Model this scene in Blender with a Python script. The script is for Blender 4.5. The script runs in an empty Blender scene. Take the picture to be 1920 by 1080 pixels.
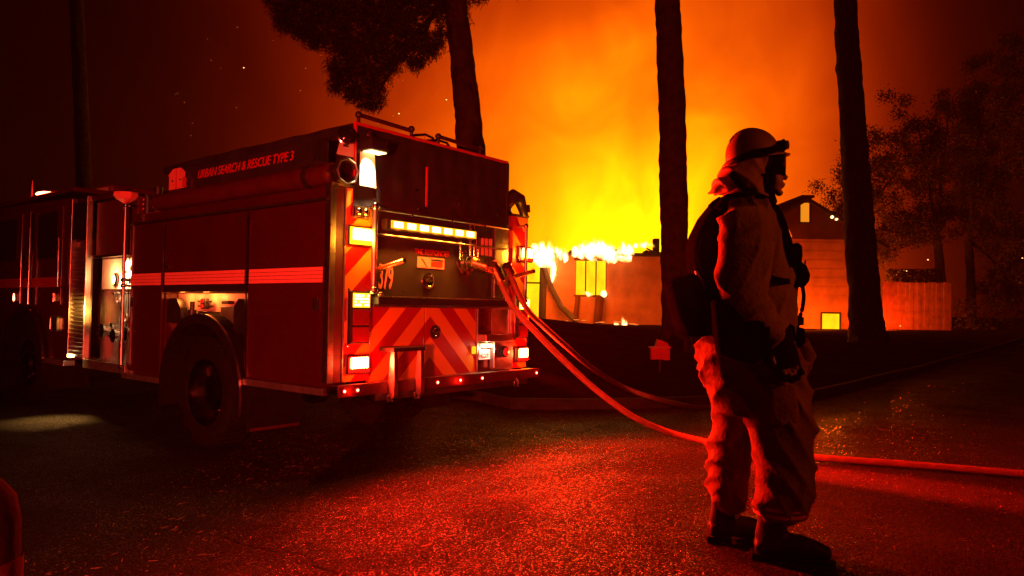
import bpy, bmesh, math, random
from mathutils import Vector, Matrix, Quaternion, noise
random.seed(7)
R_ = math.radians
scene = bpy.context.scene
COL = scene.collection

# ------------------------------------------------------------------ camera
F, H = 1372.0, 1.32
PITCH, ROLL = R_(1.615), math.atan(.0157)
cam_d = bpy.data.cameras.new('camera'); cam = bpy.data.objects.new('camera', cam_d); COL.objects.link(cam)
fwd = Vector((0, math.cos(PITCH), math.sin(PITCH)))
r0 = Vector((1, 0, 0)); u0 = r0.cross(fwd)
rgt = r0 * math.cos(ROLL) + u0 * math.sin(ROLL); upv = rgt.cross(fwd)
M3 = Matrix((rgt, upv, -fwd)).transposed()
cam.matrix_world = Matrix.Translation((0, 0, H)) @ M3.to_4x4()
cam_d.sensor_width = 36; cam_d.lens = 36 * F / 1920; cam_d.clip_start = .05; cam_d.clip_end = 2000
scene.camera = cam
CAM = Vector((0, 0, H))
def ray(px, py): return fwd + rgt * ((px - 960) / F) + upv * ((540 - py) / F)
def at(px, py, Y):
    d = ray(px, py); return CAM + d * (Y / d.y)

# ------------------------------------------------------------------ render + view
scene.view_settings.view_transform = 'Standard'; scene.view_settings.look = 'None'
scene.view_settings.exposure = 0; scene.view_settings.gamma = 1; scene.view_settings.use_curve_mapping = False
scene.render.engine = 'CYCLES'
cy = scene.cycles
cy.use_denoising = True
cy.max_bounces = 5; cy.diffuse_bounces = 2; cy.glossy_bounces = 3; cy.transmission_bounces = 3; cy.volume_bounces = 0
cy.transparent_max_bounces = 8
cy.sample_clamp_indirect = 3.0; cy.caustics_reflective = False; cy.caustics_refractive = False
cy.volume_step_rate = 1; cy.volume_max_steps = 64

# ------------------------------------------------------------------ node helper + world (fire-lit smoke in a night sky)
class NT:
    def __init__(s, t): s.t = t
    def n(s, ty, **k):
        x = s.t.nodes.new(ty)
        for a, v in k.items():
            if a in x.inputs.keys(): x.inputs[a].default_value = v
            else: setattr(x, a, v)
        return x
    def l(s, a, b): s.t.links.new(a, b)
    def m(s, op, a, b=None, c=None):
        x = s.t.nodes.new('ShaderNodeMath'); x.operation = op
        for i, v in enumerate((a, b, c)):
            if v is None: continue
            if isinstance(v, (int, float)): x.inputs[i].default_value = v
            else: s.t.links.new(v, x.inputs[i])
        return x.outputs[0]

world = bpy.data.worlds.new('World'); scene.world = world; world.use_nodes = True
wt = world.node_tree; wt.nodes.clear(); W = NT(wt)
geo = W.n('ShaderNodeTexCoord'); sep = W.n('ShaderNodeSeparateXYZ'); W.l(geo.outputs['Generated'], sep.inputs[0])
az = W.m('MULTIPLY', W.m('ARCTAN2', sep.outputs[0], sep.outputs[1]), 57.2958)
el = W.m('MULTIPLY', W.m('ARCSINE', sep.outputs[2]), 57.2958)
def noise_w(scale, det, dist, zs=1.0):
    mp = W.n('ShaderNodeMapping'); mp.inputs['Scale'].default_value = (1, 1, zs)
    W.l(geo.outputs['Generated'], mp.inputs[0])
    nz = W.n('ShaderNodeTexNoise'); nz.inputs['Scale'].default_value = scale; nz.inputs['Detail'].default_value = det
    nz.inputs['Distortion'].default_value = dist; W.l(mp.outputs[0], nz.inputs[0])
    return W.m('SUBTRACT', nz.outputs['Fac'], .5)
n1 = noise_w(3.2, 4, .8, .8); n2 = noise_w(9.0, 6, 1.2, .7)
dz = W.m('DIVIDE', W.m('SUBTRACT', az, 8.8), 7.1)
de = W.m('DIVIDE', W.m('SUBTRACT', el, 2.5), 9.6)
s2 = W.m('ADD', W.m('MULTIPLY', dz, dz), W.m('MULTIPLY', de, de))
s = W.m('SQRT', W.m('ADD', s2, .45))
# dark smoke bank to the right of the fire and behind the right-hand trees
rt = W.n('ShaderNodeMapRange', interpolation_type='SMOOTHSTEP'); W.l(az, rt.inputs[0])
rt.inputs['From Min'].default_value = 22; rt.inputs['From Max'].default_value = 38; rt.inputs['To Max'].default_value = 2.6
s = W.m('ADD', s, rt.outputs[0])
lf = W.n('ShaderNodeMapRange', interpolation_type='SMOOTHSTEP'); W.l(az, lf.inputs[0])
lf.inputs['From Min'].default_value = -8; lf.inputs['From Max'].default_value = -34; lf.inputs['To Max'].default_value = .9
s = W.m('ADD', s, lf.outputs[0])
s = W.m('ADD', s, W.m('MULTIPLY', n1, 1.5)); s = W.m('ADD', s, W.m('MULTIPLY', n2, .6))
inten = W.m('MULTIPLY', W.m('EXPONENT', W.m('MULTIPLY', s, -1.0)), 8.2)
cR = inten
cG = W.m('ADD', W.m('MULTIPLY', inten, .03), W.m('MULTIPLY', W.m('MULTIPLY', inten, inten), .085))
cG = W.m('MINIMUM', cG, W.m('MULTIPLY', inten, .45))
cB = W.m('MULTIPLY', inten, .0008)
comb = W.n('ShaderNodeCombineXYZ'); W.l(cR, comb.inputs[0]); W.l(cG, comb.inputs[1]); W.l(cB, comb.inputs[2])
bgF = W.n('ShaderNodeBackground'); W.l(comb.outputs[0], bgF.inputs[0]); bgF.inputs[1].default_value = 1.0
sky = W.n('ShaderNodeTexSky'); sky.sky_type = 'NISHITA'; sky.sun_disc = False
sky.sun_elevation = R_(-8); sky.sun_rotation = R_(8)
bgS = W.n('ShaderNodeBackground'); W.l(sky.outputs[0], bgS.inputs[0]); bgS.inputs[1].default_value = .05
add = W.n('ShaderNodeAddShader'); W.l(bgF.outputs[0], add.inputs[0]); W.l(bgS.outputs[0], add.inputs[1])
out = W.n('ShaderNodeOutputWorld'); W.l(add.outputs[0], out.inputs[0])

# ------------------------------------------------------------------ materials
MATS = {}
def mat(name, col, rough=.5, metal=0, var=.25, nscale=6, bump=0, bscale=60, coat=0, spec=.5, emis=None, estr=0):
    m = bpy.data.materials.new(name); m.use_nodes = True; t = NT(m.node_tree)
    b = m.node_tree.nodes['Principled BSDF']
    tc = t.n('ShaderNodeTexCoord')
    nz = t.n('ShaderNodeTexNoise'); nz.inputs['Scale'].default_value = nscale; nz.inputs['Detail'].default_value = 6
    t.l(tc.outputs['Object'], nz.inputs[0])
    cr = t.n('ShaderNodeValToRGB')
    c = Vector(col)
    cr.color_ramp.elements[0].position = .3; cr.color_ramp.elements[1].position = .7
    cr.color_ramp.elements[0].color = (*(c * (1 - var)), 1); cr.color_ramp.elements[1].color = (*(c * (1 + var)), 1)
    t.l(nz.outputs['Fac'], cr.inputs[0]); t.l(cr.outputs[0], b.inputs['Base Color'])
    b.inputs['Metallic'].default_value = metal
    b.inputs['Specular IOR Level'].default_value = spec
    b.inputs['Coat Weight'].default_value = coat; b.inputs['Coat Roughness'].default_value = .12
    nz2 = t.n('ShaderNodeTexNoise'); nz2.inputs['Scale'].default_value = nscale * 3; t.l(tc.outputs['Object'], nz2.inputs[0])
    mr = t.n('ShaderNodeMapRange'); t.l(nz2.outputs['Fac'], mr.inputs[0])
    mr.inputs['To Min'].default_value = max(.02, rough - .1); mr.inputs['To Max'].default_value = min(1, rough + .12)
    t.l(mr.outputs[0], b.inputs['Roughness'])
    if bump:
        nb = t.n('ShaderNodeTexNoise'); nb.inputs['Scale'].default_value = bscale; nb.inputs['Detail'].default_value = 5
        t.l(tc.outputs['Object'], nb.inputs[0])
        bp = t.n('ShaderNodeBump'); bp.inputs['Strength'].default_value = bump; bp.inputs['Distance'].default_value = .01
        t.l(nb.outputs['Fac'], bp.inputs['Height']); t.l(bp.outputs[0], b.inputs['Normal'])
    if emis:
        b.inputs['Emission Color'].default_value = (*emis, 1); b.inputs['Emission Strength'].default_value = estr
    MATS[name] = m
    return m
def emi(name, col, strength):
    m = bpy.data.materials.new(name); m.use_nodes = True; nt = m.node_tree; nt.nodes.clear(); t = NT(nt)
    e = t.n('ShaderNodeEmission'); e.inputs[0].default_value = (*col, 1); e.inputs[1].default_value = strength
    o = t.n('ShaderNodeOutputMaterial'); t.l(e.outputs[0], o.inputs[0]); MATS[name] = m
    return m
def fire_mat(name, strength, scale=3.0, lo=.15, hot=(1, .62, .06), cool=(1, .16, .004)):
    """flame / glowing interior: uneven yellow-white to orange emission"""
    m = bpy.data.materials.new(name); m.use_nodes = True; nt = m.node_tree; nt.nodes.clear(); t = NT(nt)
    tc = t.n('ShaderNodeTexCoord'); nz = t.n('ShaderNodeTexNoise'); nz.inputs['Scale'].default_value = scale; nz.inputs['Detail'].default_value = 4
    mp = t.n('ShaderNodeMapping'); mp.inputs['Scale'].default_value = (1, 1, .5); t.l(tc.outputs['Object'], mp.inputs[0]); t.l(mp.outputs[0], nz.inputs[0])
    cr = t.n('ShaderNodeValToRGB'); cr.color_ramp.elements[0].position = .35; cr.color_ramp.elements[1].position = .62
    cr.color_ramp.elements[0].color = (*[c * (lo + .25) for c in cool], 1); cr.color_ramp.elements[1].color = (*hot, 1)
    t.l(nz.outputs['Fac'], cr.inputs[0])
    e = t.n('ShaderNodeEmission'); t.l(cr.outputs[0], e.inputs[0]); e.inputs[1].default_value = strength
    o = t.n('ShaderNodeOutputMaterial'); t.l(e.outputs[0], o.inputs[0]); MATS[name] = m
    return m

mat('red_paint', (.055, .0035, .0025), .22, 0, .15, 2, coat=.6)
mat('dark_red_tube', (.07, .007, .006), .5, 0, .2, 8)
mat('black_vinyl', (.022, .019, .018), .42, 0, .35, 5, bump=.5, bscale=9)
mat('black_rubber', (.009, .008, .008), .85, 0, .3, 12, bump=.3, bscale=80, spec=.12)
mat('black_plastic', (.02, .02, .02), .4, 0, .3, 9)
mat('black_panel', (.03, .025, .022), .32, 0, .3, 4, coat=.3)
mat('chrome', (.75, .72, .7), .14, 1, .1, 6)
mat('brushed', (.55, .53, .5), .34, 1, .2, 10, bump=.12, bscale=30)
mat('alu', (.5, .48, .46), .42, .9, .2, 10, bump=.1, bscale=50)
mat('dark_metal', (.07, .06, .055), .5, .7, .3, 9)
mat('glass_dark', (.012, .012, .014), .08, 0, .1, 3, coat=.5)
mat('white_decal', (.72, .7, .66), .5, 0, .08, 20)
mat('tape_white', (.98, .3, .25), .35, 0, .05, 20)
mat('tape_line', (.35, .02, .01), .4, 0, .05, 20)
mat('red_decal', (.55, .02, .01), .45, 0, .1, 20)
mat('silk_red', (.9, .22, .2), .6, 0, .1, 15)
mat('cream', (.7, .62, .45), .6, 0, .1, 9)
mat('yellow_refl', (.85, .6, .03), .3, 0, .1, 9)
mat('lens_red', (.5, .01, .01), .12, 0, .1, 9, coat=1, emis=(1, .02, .015), estr=.35)
mat('lens_red_off', (.25, .01, .01), .12, 0, .1, 9, coat=1)
mat('lens_amber', (.7, .25, .03), .12, 0, .1, 9, coat=1, emis=(1, .55, .01), estr=2.2)
mat('hose', (.3, .12, .055), .75, 0, .2, 14, bump=.5, bscale=140)
mat('brass', (.75, .45, .15), .28, 1, .15, 12)
mat('coat', (.33, .2, .09), .85, 0, .22, 7, bump=.6, bscale=60, spec=.25)
mat('pants', (.25, .125, .055), .85, 0, .25, 7, bump=.6, bscale=60, spec=.25)
mat('shroud', (.42, .2, .09), .55, 0, .2, 9, bump=.4, bscale=40)
mat('helmet', (.42, .26, .1), .38, 0, .15, 8, bump=.1, bscale=30)
mat('skin', (.5, .26, .18), .5, 0, .12, 14, bump=.2, bscale=90)
mat('hair', (.05, .03, .02), .7, 0, .3, 40)
mat('nylon', (.008, .007, .007), .9, 0, .3, 14, bump=.5, bscale=120, spec=0)
mat('glove', (.014, .011, .01), .8, 0, .3, 20, bump=.4, bscale=90, spec=.08)
mat('boot', (.02, .014, .012), .5, 0, .3, 20, bump=.4, bscale=60)
mat('lens_clear', (.35, .2, .08), .06, 0, .1, 5, coat=1)
mat('bark', (.06, .035, .022), .9, 0, .5, 5, bump=1, bscale=14, spec=.2)
mat('needles', (.025, .032, .012), .8, 0, .4, 3, spec=.2)
mat('leaves', (.1, .05, .02), .8, 0, .5, 1.2, spec=.2)
mat('litter', (.42, .28, .13), .35, 0, .3, 20)
mat('siding', (.27, .09, .035), .85, 0, .3, 1.2, bump=.4, bscale=8)
mat('siding_dark', (.07, .022, .009), .9, 0, .3, 1.2, bump=.4, bscale=8, spec=.05)
mat('charred', (.012, .009, .008), .95, 0, .6, 2, bump=.8, bscale=10)
mat('shingle', (.03, .018, .012), .95, 0, .4, 3, bump=.6, bscale=20, spec=0)
mat('fence_wood', (.34, .11, .05), .85, 0, .3, 3, bump=.6, bscale=20)
mat('kerb', (.04, .034, .03), .85, 0, .4, 5, bump=.5, bscale=40, spec=.05)
mat('grass_dirt', (.013, .008, .005), .95, 0, .6, 1.1, bump=1, bscale=9, spec=0)
mat('rim_metal', (.08, .07, .065), .22, 1, .2, 9)
mat('panel_cream', (.7, .62, .5), .35, 0, .1, 9)
mat('bollard', (.012, .003, .002), .9, 0, .35, 12, bump=.4, bscale=30, spec=.05)
mat('bollard_band', (.04, .006, .004), .8, 0, .35, 12, bump=.4, bscale=30, spec=.1)
mat('marker_red', (.9, .03, .01), .6, 0, .1, 8)
emi('amber_led', (1, .66, .16), 14)
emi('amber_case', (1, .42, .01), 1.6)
emi('white_led', (1, .55, .22), 14)
emi('red_led', (1, .18, .08), 16)
emi('yellow_lens', (1, .62, .01), 2.6)
emi('warm_lamp', (1, .6, .22), 6)
emi('ember', (1, .2, .03), 1.0)
emi('ember_hot', (1, .45, .12), 3.5)
fire_mat('flame', 7, 2.2, .8, hot=(1, .75, .25))
fire_mat('glow_room', 1.5, 1.6, .9, hot=(1, .62, .006), cool=(1, .4, .004))
fire_mat('glow_room_orange', .85, 1.3, 1.0, hot=(1, .33, .012), cool=(1, .22, .008))

def flame_volume():
    """soft tongue of fire: emission in a volume, hottest in the middle and low down, ragged at the rim"""
    m = bpy.data.materials.new('flame_gas'); m.use_nodes = True; nt = m.node_tree; nt.nodes.clear(); t = NT(nt)
    tc = t.n('ShaderNodeTexCoord'); oi = t.n('ShaderNodeObjectInfo')
    sp = t.n('ShaderNodeSeparateXYZ'); t.l(tc.outputs['Generated'], sp.inputs[0])
    wv = t.n('ShaderNodeVectorMath', operation='ADD'); mpn = t.n('ShaderNodeCombineXYZ')
    t.l(t.m('MULTIPLY', oi.outputs['Random'], 37.0), mpn.inputs[0]); t.l(tc.outputs['Object'], wv.inputs[0]); t.l(mpn.outputs[0], wv.inputs[1])
    mp = t.n('ShaderNodeMapping'); mp.inputs['Scale'].default_value = (2.6, 2.6, 1.5); t.l(wv.outputs[0], mp.inputs[0])
    nz = t.n('ShaderNodeTexNoise'); nz.inputs['Scale'].default_value = 1.0; nz.inputs['Detail'].default_value = 5; nz.inputs['Distortion'].default_value = .7; t.l(mp.outputs[0], nz.inputs[0])
    x = t.m('MULTIPLY', t.m('SUBTRACT', sp.outputs[0], .5), 2.0); y = t.m('MULTIPLY', t.m('SUBTRACT', sp.outputs[1], .5), 2.0); z = t.m('MULTIPLY', t.m('SUBTRACT', sp.outputs[2], .38), 1.75)
    rr = t.m('SQRT', t.m('ADD', t.m('ADD', t.m('MULTIPLY', x, x), t.m('MULTIPLY', y, y)), t.m('MULTIPLY', z, z)))
    f = t.m('SUBTRACT', 1.0, rr)
    v = t.m('MAXIMUM', t.m('ADD', f, t.m('MULTIPLY', t.m('SUBTRACT', nz.outputs['Fac'], .56), 2.6)), 0.0)
    v = t.m('MULTIPLY', v, t.m('MINIMUM', t.m('MULTIPLY', t.m('MAXIMUM', f, 0.0), 3.0), 1.0))
    v = t.m('MINIMUM', v, 1.0)
    cr = t.n('ShaderNodeValToRGB'); cr.color_ramp.elements[0].position = .0; cr.color_ramp.elements[0].color = (1, .2, .004, 1)
    cr.color_ramp.elements[1].position = .6; cr.color_ramp.elements[1].color = (1, .78, .28, 1); t.l(v, cr.inputs[0])
    e = t.n('ShaderNodeEmission'); t.l(cr.outputs[0], e.inputs[0]); t.l(t.m('MULTIPLY', t.m('POWER', v, 1.6), 55.0), e.inputs[1])
    o = t.n('ShaderNodeOutputMaterial'); t.l(e.outputs[0], o.inputs['Volume']); MATS['flame_gas'] = m
flame_volume()

def asphalt():
    m = bpy.data.materials.new('asphalt'); m.use_nodes = True; t = NT(m.node_tree); b = m.node_tree.nodes['Principled BSDF']
    tc = t.n('ShaderNodeTexCoord')
    big = t.n('ShaderNodeTexNoise'); big.inputs['Scale'].default_value = .8; big.inputs['Detail'].default_value = 5; t.l(tc.outputs['Object'], big.inputs[0])
    v = t.n('ShaderNodeTexVoronoi'); v.inputs['Scale'].default_value = 140; t.l(tc.outputs['Object'], v.inputs[0])
    sp = t.n('ShaderNodeSeparateColor'); t.l(v.outputs['Color'], sp.inputs[0])
    cr = t.n('ShaderNodeValToRGB'); cr.color_ramp.elements[0].color = (.005, .0045, .004, 1); cr.color_ramp.elements[1].color = (.048, .042, .036, 1)
    mixf = t.m('ADD', t.m('MULTIPLY', sp.outputs[0], .45), t.m('MULTIPLY', t.m('SUBTRACT', big.outputs['Fac'], .2), 1.0)); t.l(mixf, cr.inputs[0]); t.l(cr.outputs[0], b.inputs['Base Color'])
    # per-stone gloss: a few stones are polished and glint
    gl = t.n('ShaderNodeMapRange'); t.l(sp.outputs[1], gl.inputs[0]); gl.inputs['From Min'].default_value = .7; gl.inputs['To Min'].default_value = .85; gl.inputs['To Max'].default_value = .12
    t.l(gl.outputs[0], b.inputs['Roughness'])
    gs = t.n('ShaderNodeMapRange'); t.l(sp.outputs[1], gs.inputs[0]); gs.inputs['From Min'].default_value = .72; gs.inputs['To Min'].default_value = .02; gs.inputs['To Max'].default_value = 1.0
    wear = t.n('ShaderNodeTexNoise'); wear.inputs['Scale'].default_value = 1.3; wear.inputs['Detail'].default_value = 4; wear.inputs['Distortion'].default_value = .8; t.l(tc.outputs['Object'], wear.inputs[0])
    wm = t.n('ShaderNodeMapRange', interpolation_type='SMOOTHSTEP'); t.l(wear.outputs['Fac'], wm.inputs[0]); wm.inputs['From Min'].default_value = .38; wm.inputs['From Max'].default_value = .62; wm.inputs['To Min'].default_value = .15
    t.l(t.m('MULTIPLY', gs.outputs[0], wm.outputs[0]), b.inputs['Specular IOR Level'])
    d1 = t.m('MULTIPLY', v.outputs['Distance'], -1.0)
    hgt = t.m('ADD', d1, t.m('MULTIPLY', sp.outputs[2], .9))
    # cracks
    mp = t.n('ShaderNodeMapping'); t.l(tc.outputs['Object'], mp.inputs[0])
    wn = t.n('ShaderNodeTexNoise'); wn.inputs['Scale'].default_value = 1.5; t.l(tc.outputs['Object'], wn.inputs[0])
    vm = t.n('ShaderNodeMix', data_type='VECTOR'); vm.inputs['Factor'].default_value = .25; t.l(mp.outputs[0], vm.inputs[4]); t.l(wn.outputs['Color'], vm.inputs[5])
    ck = t.n('ShaderNodeTexVoronoi', feature='DISTANCE_TO_EDGE'); ck.inputs['Scale'].default_value = .45; t.l(vm.outputs[1], ck.inputs[0])
    cl = t.n('ShaderNodeMapRange'); t.l(ck.outputs['Distance'], cl.inputs[0]); cl.inputs['From Max'].default_value = .008; cl.inputs['To Min'].default_value = -3; cl.inputs['To Max'].default_value = 0
    hgt = t.m('ADD', hgt, cl.outputs[0])
    bp = t.n('ShaderNodeBump'); bp.inputs['Strength'].default_value = .85; bp.inputs['Distance'].default_value = .0045
    t.l(hgt, bp.inputs['Height']); t.l(bp.outputs[0], b.inputs['Normal'])
    MATS['asphalt'] = m
asphalt()

def chevron():
    m = bpy.data.materials.new('chevron'); m.use_nodes = True; t = NT(m.node_tree); b = m.node_tree.nodes['Principled BSDF']
    tc = t.n('ShaderNodeTexCoord'); sp = t.n('ShaderNodeSeparateXYZ'); t.l(tc.outputs['Object'], sp.inputs[0])
    u = t.m('ADD', t.m('MULTIPLY', t.m('ABSOLUTE', t.m('SUBTRACT', sp.outputs[0], 1.12)), .98), sp.outputs[2])
    fr = t.m('FRACT', t.m('DIVIDE', t.m('ADD', u, .02), .36))
    st = t.m('GREATER_THAN', fr, .5)
    mx = t.n('ShaderNodeMix', data_type='RGBA'); t.l(st, mx.inputs[0])
    mx.inputs[6].default_value = (.42, .004, .002, 1); mx.inputs[7].default_value = (.9, .3, .02, 1)
    nz = t.n('ShaderNodeTexNoise'); nz.inputs['Scale'].default_value = 3; nz.inputs['Detail'].default_value = 5; t.l(tc.outputs['Object'], nz.inputs[0])
    mr = t.n('ShaderNodeMapRange'); t.l(nz.outputs['Fac'], mr.inputs[0]); mr.inputs['To Min'].default_value = .75; mr.inputs['To Max'].default_value = 1.05
    hs = t.n('ShaderNodeHueSaturation'); t.l(mx.outputs[2], hs.inputs['Color']); t.l(mr.outputs[0], hs.inputs['Value'])
    t.l(hs.outputs[0], b.inputs['Base Color']); b.inputs['Roughness'].default_value = .35
    MATS['chevron'] = m
chevron()

def hazemat():
    m = bpy.data.materials.new('haze_air'); m.use_nodes = True; nt = m.node_tree; nt.nodes.clear(); t = NT(nt)
    v = t.n('ShaderNodeVolumePrincipled'); v.inputs['Color'].default_value = (.95, .42, .2, 1)
    v.inputs['Density'].default_value = .0005; v.inputs['Anisotropy'].default_value = .25
    o = t.n('ShaderNodeOutputMaterial'); t.l(v.outputs[0], o.inputs['Volume']); MATS['haze_air'] = m
hazemat()

# ------------------------------------------------------------------ object helpers
def tag(o, label=None, cat=None, group=None, kind=None):
    if label: o['label'] = label
    if cat: o['category'] = cat
    if group: o['group'] = group
    if kind: o['kind'] = kind
    return o
def empty(name, loc=(0, 0, 0), rz=0, parent=None):
    o = bpy.data.objects.new(name, None); o.location = loc; o.rotation_euler = (0, 0, rz); o.empty_display_size = .2
    COL.objects.link(o)
    if parent: o.parent = parent
    return o
def link(name, me, material, parent=None, smooth=False):
    if material and not me.materials: me.materials.append(MATS[material])
    if smooth:
        for p in me.polygons: p.use_smooth = True
    o = bpy.data.objects.new(name, me); COL.objects.link(o)
    if parent: o.parent = parent
    return o
class MB:
    def __init__(s): s.bm = bmesh.new()
    def box(s, x0, x1, y0, y1, z0, z1, bev=0):
        r = bmesh.ops.create_cube(s.bm, size=1)
        vs = r['verts']
        for v in vs:
            v.co = Vector((x0 + (v.co.x + .5) * (x1 - x0), y0 + (v.co.y + .5) * (y1 - y0), z0 + (v.co.z + .5) * (z1 - z0)))
        if bev:
            es = list({e for v in vs for e in v.link_edges})
            bmesh.ops.bevel(s.bm, geom=es, offset=bev, segments=2, affect='EDGES', profile=.5)
        return s
    def cyl(s, p0, p1, r, seg=16, r2=None, caps=True):
        p0, p1 = Vector(p0), Vector(p1); d = p1 - p0
        q = d.to_track_quat('Z', 'Y').to_matrix().to_4x4()
        bmesh.ops.create_cone(s.bm, cap_ends=caps, segments=seg, radius1=r, radius2=r if r2 is None else r2, depth=d.length,
                              matrix=Matrix.Translation((p0 + p1) / 2) @ q)
        return s
    def tube(s, pts, r, seg=10, caps=True, rs=None):
        pts = [Vector(p) for p in pts]; rings = []
        ref = Vector((0, 0, 1)); n = len(pts)
        for i, p in enumerate(pts):
            t = (pts[min(i + 1, n - 1)] - pts[max(i - 1, 0)]).normalized()
            if abs(t.dot(ref)) > .95: a = t.cross(Vector((1, 0, 0))).normalized()
            else: a = t.cross(ref).normalized()
            b = t.cross(a); rr = rs[i] if rs else r
            rings.append([s.bm.verts.new(p + (a * math.cos(k * 2 * math.pi / seg) + b * math.sin(k * 2 * math.pi / seg)) * rr) for k in range(seg)])
        for i in range(n - 1):
            for k in range(seg):
                k2 = (k + 1) % seg
                s.bm.faces.new((rings[i][k], rings[i][k2], rings[i + 1][k2], rings[i + 1][k]))
        if caps:
            s.bm.faces.new(rings[0]); s.bm.faces.new(list(reversed(rings[-1])))
        return s
    def prism(s, poly, d0, d1, axis='y'):
        """poly of (a, b) extruded along axis between d0 and d1"""
        def P(a, b, d): return {'y': (a, d, b), 'x': (d, a, b), 'z': (a, b, d)}[axis]
        v0 = [s.bm.verts.new(P(a, b, d0)) for a, b in poly]; v1 = [s.bm.verts.new(P(a, b, d1)) for a, b in poly]
        s.bm.faces.new(v0); s.bm.faces.new(list(reversed(v1)))
        for i in range(len(poly)):
            j = (i + 1) % len(poly); s.bm.faces.new((v0[i], v1[i], v1[j], v0[j]))
        return s
    def lathe(s, prof, mtx, seg=32):
        rings = [[s.bm.verts.new(mtx @ Vector((r * math.cos(k * 2 * math.pi / seg), r * math.sin(k * 2 * math.pi / seg), z))) for k in range(seg)] for r, z in prof]
        for i in range(len(prof) - 1):
            for k in range(seg):
                k2 = (k + 1) % seg; s.bm.faces.new((rings[i][k], rings[i][k2], rings[i + 1][k2], rings[i + 1][k]))
        return s
    def ball(s, c, r, sc=(1, 1, 1), sub=2):
        rr = bmesh.ops.create_icosphere(s.bm, subdivisions=sub, radius=r)
        for v in rr['verts']: v.co = Vector((v.co.x * sc[0] + c[0], v.co.y * sc[1] + c[1], v.co.z * sc[2] + c[2]))
        return s
    def mesh(s, name):
        bmesh.ops.recalc_face_normals(s.bm, faces=s.bm.faces)
        me = bpy.data.meshes.new(name); s.bm.to_mesh(me); s.bm.free(); return me
    def build(s, name, material, parent=None, smooth=False):
        me = s.mesh(name); o = link(name, me, material, parent)
        if smooth:
            for p in me.polygons: p.use_smooth = True
            me.set_sharp_from_angle(angle=R_(40))
        return o
def text(name, body, size, loc, rot, material, parent, shear=0, ext=.0015, xs=1.0, bold=0, align='LEFT'):
    cu = bpy.data.curves.new(name, 'FONT'); cu.body = body; cu.size = size; cu.shear = shear; cu.extrude = ext; cu.offset = bold; cu.align_x = align
    o = bpy.data.objects.new(name + '_tmp', cu); COL.objects.link(o)
    dg = bpy.context.evaluated_depsgraph_get(); me = bpy.data.meshes.new_from_object(o.evaluated_get(dg))
    bpy.data.objects.remove(o)
    me.materials.clear(); o = link(name, me, material, parent)
    o.location = loc; o.rotation_euler = rot; o.scale = (xs, 1, 1)
    return o
def light(name, kind, energy, col, loc, parent=None, aim=None, size=.05, angle=160, blend=1.0):
    d = bpy.data.lights.new(name, kind); d.energy = energy; d.color = col
    if kind == 'SPOT': d.spot_size = R_(angle); d.spot_blend = blend; d.shadow_soft_size = size
    elif kind == 'POINT': d.shadow_soft_size = size
    o = bpy.data.objects.new(name, d); COL.objects.link(o); o.location = loc
    if parent: o.parent = parent
    if aim is not None: o.rotation_euler = Vector(aim).to_track_quat('-Z', 'Y').to_euler()
    return o

# ------------------------------------------------------------------ lamps out of view: a second engine's red beacon bar, an added fill spot
TA = R_(51.1)
TX = Vector((math.cos(TA), math.sin(TA), 0)); TY = Vector((-math.sin(TA), math.cos(TA), 0)); TO = Vector((-1.4126, 5.6413, 0))
light('beacon_light', 'SPOT', 4400, (1, .05, .025), (-1.6, -2.6, 1.0), aim=Vector((-1.9, 7, 2.5)) - Vector((-1.6, -2.6, 1.0)), size=.06, angle=51, blend=.4)
light('firefighter_fill_light', 'SPOT', 260, (1, .1, .008), (6.0, .9, 3.3), aim=Vector((1.2, 3.5, 1.4)) - Vector((6.0, .9, 3.3)), size=.5, angle=24, blend=.7)  # unseen orange fill added to lift the firefighter's front; no fire stands there

# ------------------------------------------------------------------ terrain
def sstep(a, b, x):
    t = max(0, min(1, (x - a) / (b - a))); return t * t * (3 - 2 * t)
def kerb_y(x):
    v = max(9.6, 10.4 - .95 * (x + .5) if x < 0 else 9.4, 9.3 + .33 * x if x > 0 else 0, 10.8 + (x - 4.5) * 1.17)
    return v
def hgt(x, y):
    q = -((Vector((x, y, 0)) - TO).dot(TY))
    h = .19 * sstep(.25, 3.3, q)
    if y > 9:
        h += .35 * sstep(14, 44, y)
        h += .75 * math.exp(-((x + 1.5) / 6.0) ** 2 - ((y - 30) / 9.0) ** 2)
        h += .02 * noise.noise((x * .3, y * .3, 0))
    h += .01 * noise.noise((x * .7, y * .7, 3))
    return h
def grid(name, xs, yfun, nv, material, lift):
    bm = bmesh.new(); rows = []
    for x in xs:
        rows.append([bm.verts.new((x, yfun(x, j / nv), hgt(x, yfun(x, j / nv)) + lift(x, j / nv))) for j in range(nv + 1)])
    for i in range(len(xs) - 1):
        for j in range(nv): bm.faces.new((rows[i][j], rows[i + 1][j], rows[i + 1][j + 1], rows[i][j + 1]))
    me = bpy.data.meshes.new(name); bmesh.ops.recalc_face_normals(bm, faces=bm.faces); bm.to_mesh(me); bm.free()
    o = link(name, me, material, smooth=True); tag(o, kind='structure'); return o
xs = [-300, -180, -110, -70, -50] + [-40 + i * .4 for i in range(201)] + [50, 70, 110, 180, 300]
grid('road', xs, lambda x, t: -30 + (kerb_y(x) + 30) * (1 - (1 - t) ** 1.6), 90, 'asphalt', lambda x, t: 0)
grid('lawn', xs, lambda x, t: kerb_y(x) + .16 + (420 - kerb_y(x)) * t ** 3, 80, 'grass_dirt', lambda x, t: .125)
bm = bmesh.new(); rows = []
for x in xs:
    y = kerb_y(x); rows.append([bm.verts.new((x, y + a, hgt(x, y) + b)) for a, b in ((0, -.02), (.01, .11), (.03, .13), (.14, .13), (.18, .1))])
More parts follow.
